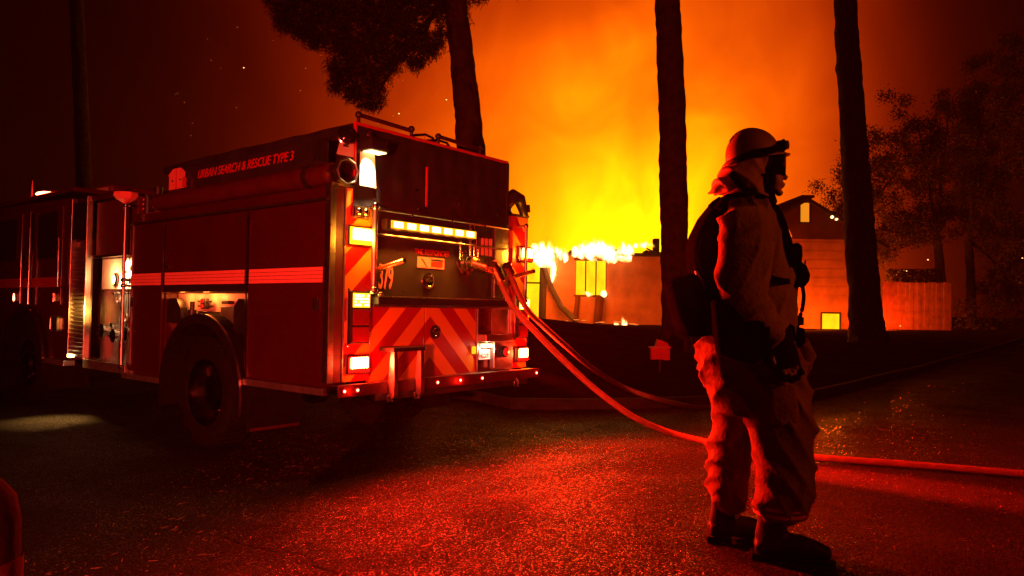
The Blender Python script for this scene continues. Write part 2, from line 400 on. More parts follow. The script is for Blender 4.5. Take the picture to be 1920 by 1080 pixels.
for i in range(len(xs) - 1):
    for j in range(4): bm.faces.new((rows[i][j], rows[i + 1][j], rows[i + 1][j + 1], rows[i][j + 1]))
me = bpy.data.meshes.new('kerb'); bmesh.ops.recalc_face_normals(bm, faces=bm.faces); bm.to_mesh(me); bm.free()
tag(link('kerb', me, 'kerb'), kind='structure')

#PART2
# ------------------------------------------------------------------ fire engine (local frame: x across to the right, y forward, origin under the rear left corner)
T = empty('fire_engine', TO, TA)
tag(T, 'red fire engine with lit rear lamps and hoses coupled to its back', 'fire engine')
def rect(name, a, m, par=T, bev=.004): return MB().box(*a, bev).build(name, m, par)
# body with wheel well
for side in (0, 1):
    pass
body = MB()
body.box(.035, 2.465, .06, 1.15, .66, 2.15, .006)
body.box(.035, 2.465, 2.68, 3.43, .56, 2.15, .006)
body.box(.036, 2.464, 1.15, 2.68, 1.43, 2.149)
body.box(.42, 2.08, 1.15, 2.68, .8, 1.43)
body.box(.05, 2.45, 0.06, 3.43, 2.151, 2.27, .01)
body = body.build('body', 'red_paint', T)
rect('frame_rail', (.75, .9, .3, 8.2, .55, .8), 'dark_metal'); rect('frame_rail', (1.6, 1.75, .3, 8.2, .55, .8), 'dark_metal')
MB().cyl((.35, 1.85, .5), (2.15, 1.85, .5), .09).ball((1.25, 1.85, .5), .22).build('rear_axle', 'dark_metal', T, True)
MB().cyl((.35, 6.43, .5), (2.15, 6.43, .5), .07).build('front_axle', 'dark_metal', T, True)
MB().box(.9, 1.6, 4.2, 5.9, .45, .95, .03).cyl((.7, 2.4, .62), (.7, 4.4, .62), .1).build('underbody_tank', 'dark_metal', T)
# side doors (both flanks)
def xm(side, x): return x if side == 0 else 2.5 - x
def sbox(name, side, x0, x1, y0, y1, z0, z1, m, par=T, bev=.004):
    a, b = sorted((xm(side, x0), xm(side, x1))); return rect(name, (a, b, y0, y1, z0, z1), m, par, bev)
for side in (0, 1):
    for (y0, y1, z0) in ((.06, 1.135, .69), (1.17, 2.655, 1.5), (2.7, 3.4, .6)):
        d = sbox('compartment_door', side, 0, .033, y0, y1, z0, 2.14, 'red_paint', bev=.006)
        for zz in range(4):
            sbox('reflective_stripe', side, -.003, -.0005, y0 + .02, y1 - .02, 1.502 + zz * .031, 1.53 + zz * .031, 'tape_white', d, 0)
        sbox('handle', side, -.02, -.001, y1 - .12 if y0 > 1 else y0 + .06, y1 - .06 if y0 > 1 else y0 + .12, 1.28 if z0 < 1.4 else 1.66, 1.38 if z0 < 1.4 else 1.7, 'black_plastic', d)
        MB().cyl((xm(side, -.006), y1 + .012, z0 + .01), (xm(side, -.006), y1 + .012, 2.13), .008, 8).build('door_hinge', 'chrome', T)
    sbox('lower_trim', side, 0, .033, 1.16, 2.67, 1.43, 1.495, 'black_plastic')
    sbox('rub_rail', side, -.02, .03, .03, 1.2, .625, .68, 'alu'); sbox('rub_rail', side, -.02, .03, 2.66, 3.5, .52, .575, 'alu')
    sbox('drip_rail', side, -.012, .04, .03, 3.43, 2.146, 2.168, 'black_plastic')
    # well back wall with stowed gear
    wp = [(1.16, 1.42), (2.67, 1.42), (2.67, 1.02), (1.87 + .66, .9)] + [(1.87 + .68 * math.cos(R_(d_)), .5 + .68 * math.sin(R_(d_))) for d_ in range(30, 151, 10)] + [(1.16, .9)]
    MB().prism(wp, xm(side, .16), xm(side, .18), 'x').build('well_panel', 'panel_cream', T)
    bd = [(2.63, 1.13), (2.63, 1.34), (2.6, 1.37), (2.45, 1.37), (2.37, 1.28), (2.35, 1.18), (2.4, 1.12)]
    MB().prism(bd, xm(side, .03), xm(side, .1), 'x').build('air_bottle_door', 'black_plastic', T)
    bd = [(1.2, 1.06), (1.2, 1.34), (1.25, 1.37), (1.33, 1.37), (1.4, 1.3), (1.4, 1.1), (1.34, 1.06)]
    MB().prism(bd, xm(side, .03), xm(side, .1), 'x').build('air_bottle_door', 'black_plastic', T)
# stowed gear (left well)
MB().cyl((.1, 2.27, 1.19), (.1, 2.27, 1.26), .04, 12).cyl((.1, 2.27, 1.25), (.1, 2.27, 1.34), .022, 12).cyl((.1, 2.27, 1.19), (.1, 2.27, 1.15), .03, 12, .005).build('stowed_nozzle', 'black_plastic', T, True)
g = MB().box(.08, .13, 2.0, 2.09, 1.27, 1.37, .012).box(.09, .12, 1.94, 2.15, 1.29, 1.305).box(.09, .12, 1.94, 2.15, 1.335, 1.35).build('hand_lamp', 'black_plastic', T)
MB().cyl((.07, 2.045, 1.295), (.08, 2.045, 1.295), .02, 12).cyl((.07, 2.045, 1.345), (.08, 2.045, 1.345), .02, 12).build('lens', 'lens_red', g)
rect('stowed_case', (.1, .16, 1.5, 1.75, 1.08, 1.3), 'alu'); rect('stowed_bracket', (.09, .15, 1.6, 1.72, 1.32, 1.35), 'dark_metal')
rect('stowed_panel', (.11, .16, 1.78, 2.18, 1.12, 1.25), 'brushed')
light('well_light', 'POINT', 4, (1, .2, .03), (.06, 1.95, 1.39), T, size=.03)
light('well_light', 'POINT', 3, (1, .2, .03), (.06, 2.4, 1.39), T, size=.03)
# wheels
def ringarch(name, yc, zc, r0_, r1_, x0, x1, a0, a1, m, par=T, n=28):
    bm = bmesh.new(); rows = []
    for i in range(n + 1):
        a = R_(a0 + (a1 - a0) * i / n); c, s_ = math.cos(a), math.sin(a)
        rows.append([bm.verts.new(p) for p in ((x0, yc + c * r0_, zc + s_ * r0_), (x0, yc + c * r1_, zc + s_ * r1_), (x1, yc + c * r1_, zc + s_ * r1_), (x1, yc + c * r0_, zc + s_ * r0_))])
    for i in range(n):
        for k in range(4):
            bm.faces.new((rows[i][k], rows[i][(k + 1) % 4], rows[i + 1][(k + 1) % 4], rows[i + 1][k]))
    bm.faces.new(rows[0]); bm.faces.new(list(reversed(rows[-1])))
    bmesh.ops.recalc_face_normals(bm, faces=bm.faces); me = bpy.data.meshes.new(name); bm.to_mesh(me); bm.free(); return link(name, me, m, par)
def wheel(x, y, sgn, front):
    w = empty('wheel', (x, y, .5), 0, T)
    mt = Matrix.Rotation(R_(-90 * sgn), 4, 'Y')   # local z -> outward
    if sgn > 0: mt = Matrix.Rotation(R_(-90), 4, 'Y')
    else: mt = Matrix.Rotation(R_(90), 4, 'Y')
    ty = MB().lathe([(.31, -.13), (.33, -.145), (.44, -.145), (.49, -.12), (.5, -.08), (.5, .08), (.49, .12), (.44, .145), (.33, .145), (.31, .13), (.31, -.13)], mt, 48)
    for k in range(40):
        a = k * math.pi / 20; d = Vector((math.cos(a), math.sin(a), 0)); tdir = Vector((-d.y, d.x, 0))
        for z in (-.1, -.035, .035, .1):
            vs = []
            for rr in (.495, .512):
                for (p_, q_) in ((-.022, -.026), (.022, -.026), (.022, .026), (-.022, .026)):
                    vs.append(ty.bm.verts.new(mt @ (d * rr + tdir * p_ + Vector((0, 0, z + q_)))))
            for f in ((0, 1, 2, 3), (7, 6, 5, 4), (0, 4, 5, 1), (1, 5, 6, 2), (2, 6, 7, 3), (3, 7, 4, 0)): ty.bm.faces.new([vs[i] for i in f])
    ty.build('tyre', 'black_rubber', w, True)
    if front: prof = [(.315, .13), (.3, .12), (.28, .07), (.24, .06), (.2, .1), (.15, .12), (.14, .16), (.1, .18), (.0, .185)]
    else: prof = [(.315, .13), (.3, .12), (.285, .02), (.25, -.04), (.2, -.05), (.16, -.03), (.14, .06), (.1, .09), (0, .1)]
    MB().lathe(prof, mt, 40).build('rim', 'rim_metal', w, True)
    zn = .105 if front else -.03
    for k in range(10):
        a = k * math.pi / 5; c = Vector((math.cos(a) * .185, math.sin(a) * .185, zn))
        MB().cyl(mt @ c, mt @ (c + Vector((0, 0, .045))), .014, 8).build('lug_nut', 'chrome', w)
    return w
for sgn, xo, xi in ((1, .15, .47), (-1, 2.35, 2.03)):
    wheel(xo, 1.85, sgn, False); wheel(xi, 1.85, sgn, False); wheel(.17 if sgn > 0 else 2.33, 6.43, sgn, True)
ringarch('rear_fender', 1.87, .5, .64, .73, -.05, .5, -15, 195, 'black_rubber')
ringarch('fender_edge', 1.87, .5, .725, .737, -.053, -.03, 100, 192, 'brushed')
ringarch('rear_fender', 1.87, .5, .64, .73, 2.0, 2.55, -15, 195, 'black_rubber')
ringarch('front_fender', 6.45, .5, .68, .75, -.04, .5, -8, 188, 'black_rubber')
ringarch('fender_edge', 6.45, .5, .745, .76, -.045, -.01, -5, 185, 'chrome')
ringarch('front_fender', 6.45, .5, .68, .75, 2.0, 2.54, -8, 188, 'black_rubber')
for x0 in (.0, 1.95):
    rect('mud_flap', (x0, x0 + .55, 1.08, 1.095, .22, .66), 'black_rubber')
rect('mud_flap', (.02, .5, 5.62, 5.635, .22, .62), 'black_rubber')
rect('mud_flap_trim', (.02, .52, 1.078, 1.0795, .225, .25), 'dark_red_tube', bev=0)
# ---- hose bed box above the body
HB = MB().box(.2, 2.12, .015, 3.05, 2.272, 2.72, .006).build('hose_bed', 'black_panel', T)
cv = MB(); ny, nx = 24, 16
def cov(x, y):
    return 2.775 + .004 * math.sin(y * 9) * math.sin(x * 5) + .008 * noise.noise((x * 4, y * 4, 1)) - .03 * max(0, y - 2.6)
rows = [[cv.bm.verts.new((.185 + 1.95 * i / nx, -.012 + 3.15 * j / ny, cov(.2 + 1.95 * i / nx, 3.15 * j / ny))) for i in range(nx + 1)] for j in range(ny + 1)]
for j in range(ny):
    for i in range(nx): cv.bm.faces.new((rows[j][i], rows[j][i + 1], rows[j + 1][i + 1], rows[j + 1][i]))
r_ = bmesh.ops.extrude_face_region(cv.bm, geom=list(cv.bm.faces))
for e in r_['geom']:
    if isinstance(e, bmesh.types.BMVert): e.co.z = 2.70
cv.build('hose_bed_cover', 'black_vinyl', T, True)
# rear curtain, hanging with slight folds
cu = MB(); nx, nz = 60, 24
rows = [[cu.bm.verts.new((.215 + (1.905) * i / nx, -.014 + .016 * noise.noise((i * .22, j * .12, 5)) - .008 * abs(math.sin(i * .5)), 2.77 - .645 * j / nz)) for i in range(nx + 1)] for j in range(nz + 1)]
for j in range(nz):
    for i in range(nx): cu.bm.faces.new((rows[j][i], rows[j][i + 1], rows[j + 1][i + 1], rows[j + 1][i]))
r_ = bmesh.ops.extrude_face_region(cu.bm, geom=list(cu.bm.faces))
for e in r_['geom']:
    if isinstance(e, bmesh.types.BMVert): e.co.y = .012
CUR = cu.build('rear_curtain', 'black_vinyl', T, True)
rect('curtain_strap', (.98, 1.0, -.045, -.03, 2.2, 2.55), 'red_decal', CUR, .002)
for (x, z) in ((.86, 2.33), (1.42, 2.28), (1.97, 2.24), (.9, 2.17)):
    MB().cyl((x, -.05, z), (x, -.03, z), .014, 10).build('snap', 'chrome', CUR, True)
rect('cover_edge_trim', (.19, 2.13, -.03, -.012, 2.765, 2.79), 'red_decal', T, .004)
rect('corner_trim', (.195, .215, -.035, -.012, 2.3, 2.77), 'red_decal', T, .003)
rect('corner_trim', (2.105, 2.135, -.035, -.012, 2.15, 2.77), 'black_vinyl', T, .003)
# side sign panel with lettering
SP = rect('sign_panel', (.19, .199, .3, 3.0, 2.45, 2.71), 'black_panel', T, .002)
tx = text('lettering', 'URBAN SEARCH & RESCUE TYPE 3', .118, (.1875, 2.41, 2.572), (R_(90), 0, R_(-90)), 'red_decal', T, shear=.28, bold=.0016, xs=.905)
def housepoly(w, h, e, ov): return [(-w / 2, 0), (-w / 2, e), (-w / 2 - ov, e), (-w / 4, h), (w / 4, h), (w / 2 + ov, e), (w / 2, e), (w / 2, 0)]
flag = MB().prism([(2.79 + a * 1, 2.5 + b) for a, b in housepoly(.32, .215, .15, .03)], .165, .172, 'x').build('reflective_placard', 'silk_red', T)
MB().box(.158, .163, 2.783, 2.792, 2.5, 2.7).build('seam', 'red_decal', flag)
for yy in (2.71, 2.87): MB().cyl((.158, yy, 2.59), (.165, yy, 2.59), .01, 8).build('rivet', 'black_plastic', flag)
rect('placard_side', (.14, .17, 2.59, 2.62, 2.5, 2.6), 'red_decal', T, .002)
# suction hose tube on the left flank
MB().cyl((.1, .12, 2.37), (.1, 3.0, 2.37), .088, 28).build('suction_tube', 'dark_red_tube', T, True)
mt = Matrix.Translation((.118, .0, 2.375)) @ Matrix.Rotation(R_(90), 4, 'X')
MB().lathe([(.085, .0), (.105, .0), (.112, .015), (.112, .05), (.1, .055), (.092, .05), (.085, 0), (.08, -.15)], mt, 8).build('tube_collar', 'brushed', T)
MB().lathe([(.078, .02), (.078, -.16), (.065, -.16), (.06, -.13), (.045, -.13), (.045, -.16), (0, -.16)], mt, 32).build('tube_bore', 'brass', T, True)
MB().cyl((.1, .35, 2.37), (.1, .41, 2.37), .1, 28).build('tube_band', 'black_plastic', T, True)
# bracket plates and lamps over the left rear corner
MB().prism([(.03, 2.5), (.06, 2.6), (.08, 2.61), (.22, 2.61), (.22, 2.5)], -.02, -.016, 'y').build('bracket_plate', 'cream', T)
MB().prism([(.238, 2.282), (.238, 2.553), (.385, 2.553), (.41, 2.282)], -.05, -.046, 'y').build('bracket_plate', 'cream', T)
MB().prism([(.05, 2.44), (.05, 2.61), (.24, 2.66), (.24, 2.47)], .0, .006, 'x').build('side_bracket', 'brushed', T)
def round_lamp(name, c, r, par, axis, lens='lens_red_off'):
    q = Vector(axis).to_track_quat('Z', 'Y').to_matrix().to_4x4(); m_ = Matrix.Translation(c) @ q
    o = MB().lathe([(r * .6, -.05), (r, -.03), (r, .02), (r * .85, .025), (r * .8, .0), (0, -.01)], m_, 24).build(name, 'chrome', par, True)
    MB().lathe([(r * .82, .012), (r * .5, .03), (0, .036)], m_, 24).build('lens', lens, o, True); return o
round_lamp('corner_lamp', (.12, -.02, 2.655), .075, T, (-.45, -.8, .1), 'glass_dark')
MB().cyl((.12, .02, 2.57), (.12, .02, 2.63), .05, 16).build('corner_lamp_base', 'chrome', T, True)
wl = MB(); wl.box(.24, .44, -.17, -.04, 2.56, 2.66, .02); wl = wl.build('work_light', 'black_plastic', T)
MB().box(.26, .42, -.155, -.055, 2.552, 2.5585, .0).build('lens', 'warm_lamp', wl)
MB().cyl((.3, -.1, 2.66), (.27, -.1, 2.7), .02, 10).cyl((.41, -.17, 2.6), (.44, -.17, 2.66), .012, 8).build('knob', 'chrome', wl, True)
light('work_light_lamp', 'SPOT', 110, (1, .62, .28), (.31, -.12, 2.545), T, aim=(.0, .6, -1), size=.03, angle=62, blend=.6)
# ---- rear columns
for cx0, cx1, mir in ((0, .42, 0), (2.08, 2.5, 1)):
    c0 = 0 if not mir else 2.25
    if not mir:
        rect('corner_extrusion', (0, .055, -.002, .07, .72, 2.27), 'brushed'); rect('corner_strip', (.057, .135, .004, .06, .72, 2.265), 'dark_red_tube'); rect('corner_extrusion', (.137, .15, -.004, .06, .72, 2.262), 'brushed')
        col = rect('rear_column', (.152, .42, 0, .06, .72, 2.258), 'chevron')
    else:
        col = rect('rear_column', (2.25, 2.5, 0, .06, .72, 2.262), 'chevron')
        rect('column_reveal', (2.12, 2.248, .03, .06, 1.42, 2.26), 'brushed')
rect('column_cap', (0, .42, -.01, .06, 2.264, 2.28), 'brushed'); rect('column_cap', (2.24, 2.51, -.01, .06, 2.266, 2.285), 'dark_metal')
for x in (.02, .37): rect('cap_clip', (x, x + .04, -.016, -.011, 2.235, 2.275), 'dark_metal', T, .002)
def lamp_box(name, x0, x1, z0, z1, y=-.03, case='chrome', lens='lens_amber'):
    if lens == 'lens_amber': lens = 'yellow_lens'
    o = rect(name, (x0, x1, y, 0, z0, z1), case, T, .012)
    rect('lens', (x0 + .012, x1 - .012, y - .012, y - .001, z0 + .012, z1 - .012), lens, o, .004); return o
def led_array(par, x0, x1, z0, z1, y, nx, nz, r, m):
    for i in range(nx):
        for j in range(nz):
            cx = x0 + (x1 - x0) * (i + .5) / nx; cz = z0 + (z1 - z0) * (j + .5) / nz
            MB().cyl((cx, y - .004, cz), (cx, y, cz), r, 8).build('led', m, par)
round_o = lamp_box('side_flasher', .2, .37, 2.02, 2.13, lens='brass'); MB().ball((.25, -.045, 2.075), .03, (1, .5, 1)).ball((.32, -.045, 2.075), .03, (1, .5, 1)).build('bulb', 'chrome', round_o, True)
def warn(x0, x1, z0, z1, led, lens, spots):
    o = lamp_box('warning_lamp', x0, x1, z0, z1, lens=lens)
    led_array(o, x0 + .03, x1 - .03, z0 + .05, z1 - .024, -.0425, 6, 4, .0155, led)
    light('lamp_glow', 'POINT', 13, (1, .3, .015) if z0 > 1.2 else (1, .04, .01), ((x0 + x1) / 2, -.12, (z0 + z1) / 2), T, size=.05)
    for (e, c, ang, aim, dx) in spots: light('warning_lamp_light', 'SPOT', e, c, ((x0 + x1) / 2 + dx, -.075, (z0 + z1) / 2), T, aim=aim, size=.05, angle=ang)
    return o
RC = (1, .008, .002)
warn(.155, .40, 1.8, 1.96, 'amber_led', 'lens_amber', [(1900, (1, .008, .002), 172, (0.1, -1, -.1), 0)])
warn(.165, .40, .78, .935, 'amber_led', 'lens_red', [(620, RC, 172, (.2, -1, -.02), 0)])
warn(2.33, 2.56, 1.80, 1.96, 'amber_led', 'lens_red', [(1900, (1, .008, .002), 172, (-.2, -1, -.1), 0)])
warn(2.3, 2.5, .78, .935, 'amber_led', 'lens_red', [(600, RC, 172, (-.1, -1, -.02), 0)])
# narrow red beam of the tail lamp skimming the ground on the right of the tailboard
light('tail_beam_light', 'SPOT', 20000, RC, (1.98, -.13, .78), T, aim=(-.02, -3.2, -.6), size=.03, angle=13, blend=1.0)
# three-lamp cluster on each column
for x0, x1, mir in ((.19, .39, 0), (2.31, 2.48, 1)):
    cl = rect('lamp_cluster', (x0, x1, -.035, 0, 1.02, 1.44), 'black_plastic', T, .01)
    rect('cluster_frame', (x0 - .02, x0 - .002, -.02, 0, 1.0, 1.46), 'chrome', cl)
    rect('lens', (x0 + .015, x1 - .015, -.046, -.036, 1.31, 1.425), 'lens_amber', cl); rect('lens', (x0 + .015, x1 - .015, -.046, -.036, 1.17, 1.295), 'lens_red_off', cl); rect('lens', (x0 + .015, x1 - .015, -.046, -.036, 1.035, 1.155), 'lens_red_off', cl)
    for i in range(6):
        for j in range(4):
            if (i + j * 2) % 7 == 3: continue
            MB().cyl((x0 + .035 + i * .025, -.051, 1.33 + j * .025), (x0 + .035 + i * .025, -.047, 1.33 + j * .025), .009, 6).build('led', 'amber_led', cl)
# ---- recessed black panel between the columns
pn = rect('rear_panel', (.42, 2.12, .04, .06, 1.40, 2.14), 'black_panel')
for sh, x, z in (('S', .44, 1.475), ('379', .525, 1.475)):
    text('number', sh, .285, (x, .036, z), (R_(90), 0, 0), 'silk_red', T, xs=.38, bold=.006)
text('small_sign', 'THE RESPONDER', .072, (.93, .036, 1.785), (R_(90), 0, 0), 'red_decal', T, xs=.8, bold=.0)
pl_ = rect('safety_placard', (.965, 1.30, .033, .039, 1.665, 1.765), 'silk_red', T, .004)
MB().prism([(1.0, 1.75), (1.03, 1.745), (1.09, 1.675), (1.08, 1.67), (1.035, 1.72)], .0305, .0328, 'y').box(1.13, 1.285, .0305, .0328, 1.735, 1.752).build('symbol', 'black_plastic', pl_)
rect('text_block', (1.13, 1.275, .0305, .0328, 1.685, 1.73), 'red_decal', pl_, 0)
MB().lathe([(.075, 0), (.072, .02), (.05, .03), (.04, .02), (0, .015)], Matrix.Translation((1.09, .038, 1.555)) @ Matrix.Rotation(R_(90), 4, 'X'), 28).build('round_latch', 'chrome', T, True)
MB().prism([(1.05, 1.55), (1.09, 1.59), (1.13, 1.55), (1.09, 1.545)], .005, .02, 'y').build('latch_pull', 'black_plastic', T)
for x, z in ((.72, 1.82), (.72, 1.79), (.8, 1.45)): MB().cyl((x, .03, z), (x, .04, z), .006, 6).build('rivet', 'chrome', T)
# louvred vent with four tall ribs and small plate
for i in range(4): rect('vent_rib', (1.745 + i * .058, 1.775 + i * .058, .015, .038, 1.83, 2.0), 'silk_red', T, .006)
for i in range(3): rect('vent_rib', (1.79 + i * .045, 1.81 + i * .045, .015, .038, 1.75, 1.80), 'red_decal', T, .003)
rect('vent_plate', (1.78, 1.92, .028, .038, 1.68, 1.72), 'dark_red_tube')
rect('right_inner_panel', (2.0, 2.115, .02, .038, 1.42, 2.12), 'brushed')
# amber arrow bar
bar = rect('arrow_light_bar', (.50, 1.62, -.08, -.02, 1.955, 2.045), 'dark_metal', T, .008)
rect('lens', (.545, 1.6, -.088, -.081, 1.967, 2.035), 'amber_case', bar, .004)
for i in range(7):
    x = .575 + i * .148
    MB().box(x, x + .095, -.096, -.089, 1.978, 2.024, .003).build('led_module', 'amber_led', bar)
    light('arrow_light', 'SPOT', 22, (1, .26, .02), (x + .05, -.12, 1.99), T, aim=(0, .8, -1.1), size=.03, angle=110)
rect('bar_shelf', (.43, 2.1, -.06, .035, 1.9, 1.915), 'brushed', T, .003)
MB().cyl((.44, -.05, 2.115), (2.1, -.05, 2.115), .016, 10).build('curtain_rod', 'brushed', T, True)
for x in (.8, 1.3, 1.75): MB().cyl((x, -.06, 2.115), (x, -.06, 2.09), .012, 8).build('rod_clip', 'chrome', T)
# vertical pipes beside the outlet
for x, z0, z1, r in ((1.46, 1.76, 1.94, .018), (1.6, 1.78, 2.1, .032), (1.68, 1.8, 1.98, .016)):
    MB().cyl((x, -.02, z0), (x, -.02, z1), r, 14).build('chrome_pipe', 'chrome', T, True)
# outlet valve
ov = MB().lathe([(.12, .0), (.12, .02), (.085, .025), (.075, .06), (.06, .065), (.06, .12), (0, .12)], Matrix.Translation((1.57, .03, 1.745)) @ Matrix.Rotation(R_(90), 4, 'X'), 28).build('hose_outlet', 'chrome', T, True)
MB().cyl((1.57, -.08, 1.745), (1.66, -.22, 1.70), .06, 20).cyl((1.64, -.19, 1.71), (1.68, -.25, 1.69), .075, 8).build('elbow', 'brass', ov, True)
# hand rails
def railv(x, z0, z1, y=-.1, r=.019):
    o = MB().cyl((x, y, z0), (x, y, z1), r, 14).build('hand_rail', 'brushed', T, True)
    for z in (z0, z1): MB().cyl((x, y, z), (x, .0, z), r * .8, 10).ball((x, y, z), r * 1.5).build('stanchion', 'chrome', o, True)
railv(.385, 1.45, 2.13, -.07, .024); railv(2.34, 1.4, 2.16, -.1, .017)
rodb = (.42, 2.1)
for xx in rodb:
    o = MB().cyl((xx, -.0, 1.605), (xx, -.39, 1.685), .021, 16).build('guard_rod', 'brass', T, True)
    MB().cyl((xx, -.392, 1.6855), (xx, -.389, 1.685), .012, 12).build('rod_bore', 'black_plastic', o)
# step shelf
sh = rect('step_shelf', (.4, 2.06, -.12, .04, 1.335, 1.40), 'black_plastic', T, .006)
for i in range(13): rect('tread', (.42 + i * .125, .52 + i * .125, -.115, -.03, 1.401, 1.407), 'brushed', sh, .002)
rect('shelf_edge', (.41, 2.25, -.05, .03, 1.318, 1.333), 'brushed')
MB().ball((2.0, -.11, 1.43), .035).cyl((2.0, -.1, 1.4), (2.0, -.1, 1.5), .015, 10).build('shelf_latch', 'chrome', T, True)
MB().ball((.44, -.09, 1.42), .025).build('shelf_bolt', 'chrome', T, True)
# chevron doors
dl = rect('chevron_door', (.423, 1.05, .018, .05, .69, 1.315), 'chevron'); dr = rect('chevron_door', (1.062, 1.735, .018, .05, .69, 1.315), 'chevron')
rect('door_seam', (1.051, 1.061, .03, .05, .69, 1.315), 'black_plastic'); rect('door_trim', (1.737, 1.75, .0, .05, .69, 1.315), 'brushed')
bd = MB().lathe([(.062, 0), (.062, .012), (.05, .014), (0, .006)], Matrix.Translation((1.18, .017, 1.1)) @ Matrix.Rotation(R_(90), 4, 'X'), 28).build('door_latch', 'black_panel', dr, True)
MB().box(1.16, 1.235, -.005, .003, 1.09, 1.108, .003).build('latch_handle', 'chrome', T)
for (x, z) in ((1.16, 1.13), (1.15, 1.105), (1.18, 1.065), (1.205, 1.14)): MB().ball((x, .006, z), .009).build('rivet', 'chrome', T)
rect('right_lower_panel', (1.752, 1.96, .02, .05, .69, 1.315), 'red_paint'); rect('right_lower_panel', (1.963, 2.235, .015, .05, .69, 1.315), 'brushed')
rect('panel_edge', (2.236, 2.248, -.01, .05, .69, 1.33), 'brushed')
# plate lamp box, number plate, round lamp
rect('plate_light_hood', (1.75, 2.15, -.1, .01, 1.0, 1.07), 'brushed')
pb = rect('lamp_housing', (1.93, 2.22, -.05, .01, .735, .998), 'brushed', T, .006)
MB().lathe([(.056, 0), (.056, .02), (.045, .028), (.0, .03)], Matrix.Translation((2.075, -.052, .895)) @ Matrix.Rotation(R_(90), 4, 'X'), 28).build('rubber_ring', 'black_rubber', pb, True)
MB().lathe([(.043, 0.028), (.03, .042), (.0, .048)], Matrix.Translation((2.075, -.052, .895)) @ Matrix.Rotation(R_(90), 4, 'X'), 28).build('lens', 'lens_red', pb, True)
npl = rect('number_plate', (1.755, 1.925, -.004, .004, .825, .925), 'white_decal', T, .004)
text('plate_number', '1422588', .062, (1.762, -.006, .845), (R_(90), 0, 0), 'red_decal', T, xs=.62, bold=.0015)
rect('plate_lamp', (1.78, 1.9, -.05, -.005, .945, .975), 'white_led', T, .004)
light('plate_light', 'POINT', 2.5, (1, .7, .45), (1.85, -.05, .92), T, size=.02)
rect('amber_reflector', (1.675, 1.72, -.003, .017, .885, .955), 'amber_case');  # reflector given emission, its catch of light put into the material
# stirrup step
st = rect('stirrup_step', (.5, .86, -.2, -.02, .955, .99), 'black_plastic', T, .006)
for x in (.53, .83):
    MB().prism([(-.19, .955), (-.15, .955), (-.13, .72), (-.14, .6), (-.17, .57), (-.2, .6), (-.2, .72)], x - .02, x + .02, 'x').build('step_leg', 'brushed', st)
# rear wall skirt and tailboard
rect('rear_skirt', (.42, 2.25, .02, .06, .64, .688), 'dark_red_tube')
tb = rect('tailboard', (.0, 2.55, -.12, .018, .645, .705), 'red_paint', T, .006)
for i in range(20):
    rect('tread', (.43 + i * .093, .51 + i * .093, -.1, .0, .7055, .71), 'brushed', tb, .001)
rect('bumper', (.0, 2.56, -.13, -.121, .62, .715), 'dark_red_tube', T, .004)
rect('lower_bumper', (.4, 2.4, -.1, .0, .56, .64), 'dark_metal', T, .006)
for x in (.064, .19, 1.07, 1.36, 1.66, 2.5):
    mk = MB().cyl((x, -.138, .668), (x, -.131, .668), .02, 14).build('marker_lamp', 'lens_red', T)
    MB().cyl((x, -.141, .668), (x, -.1385, .668), .0105, 10).build('bulb', 'red_led', mk)
light('marker_light', 'POINT', 1.2, RC, (1.36, -.17, .66), T, size=.01); light('marker_light', 'POINT', 1.0, RC, (.12, -.17, .66), T, size=.01)
for x in (.53, .83, 2.18):
    MB().tube([(x, -.1, .66), (x, -.15, .6), (x, -.15, .56), (x, -.11, .55), (x, -.1, .6)], .011, 8).build('tow_loop', 'brushed', T, True)
# hook coil on the right column
MB().tube([(2.2, .05, 2.28), (2.19, .03, 2.4), (2.25, .0, 2.46), (2.35, .0, 2.44), (2.4, .0, 2.35), (2.42, .0, 2.3), (2.46, .0, 2.29), (2.49, .0, 2.33), (2.49, .0, 2.4)], .035, 12, rs=[.07, .08, .075, .065, .05, .042, .035, .028, .022]).build('pike_pole_hook', 'black_plastic', T, True)
# roof rails and cables
for x0, x1 in ((.27, .85), (1.18, 1.75)):
    o = MB().cyl((x0, .02, 2.865), (x1, .02, 2.85), .018, 12).build('roof_rail', 'red_paint', T, True)
    for x in (x0, x1): MB().cyl((x, .02, 2.77), (x, .02, 2.865), .015, 10).ball((x, .02, 2.865), .03).build('stanchion', 'dark_metal', o, True)
MB().tube([(.86, .1, 2.8), (.95, .08, 2.84), (1.05, .05, 2.86), (1.12, .03, 2.84), (1.16, .02, 2.78)], .012, 8).build('cable', 'black_rubber', T, True)
MB().tube([(1.0, .1, 2.78), (1.1, .08, 2.82), (1.2, .05, 2.84), (1.3, .03, 2.83), (1.36, .02, 2.77)], .012, 8).build('cable', 'black_rubber', T, True)
MB().cyl((1.04, .05, 2.79), (1.04, .05, 2.88), .003, 6).build('antenna', 'red_decal', T)
# ---- front of the body top: small fittings
rect('step_light_box', (.1, .3, 3.1, 3.25, 2.272, 2.42), 'black_plastic', T, .02)
for k, (y, h) in enumerate(((3.15, .28), (3.38, .2))):
    o = MB().cyl((.15, y, 2.27), (.15, y, 2.27 + h), .045, 14).build('marker_post', 'black_plastic', T, True)
    for j in range(3): MB().box(.1, .106, y - .012, y + .012, 2.32 + j * .05, 2.34 + j * .05).build('reflector', 'silk_red', o)
rect('hose_tray', (.3, 2.0, 3.15, 3.45, 2.27, 2.5), 'dark_red_tube', T, .03)
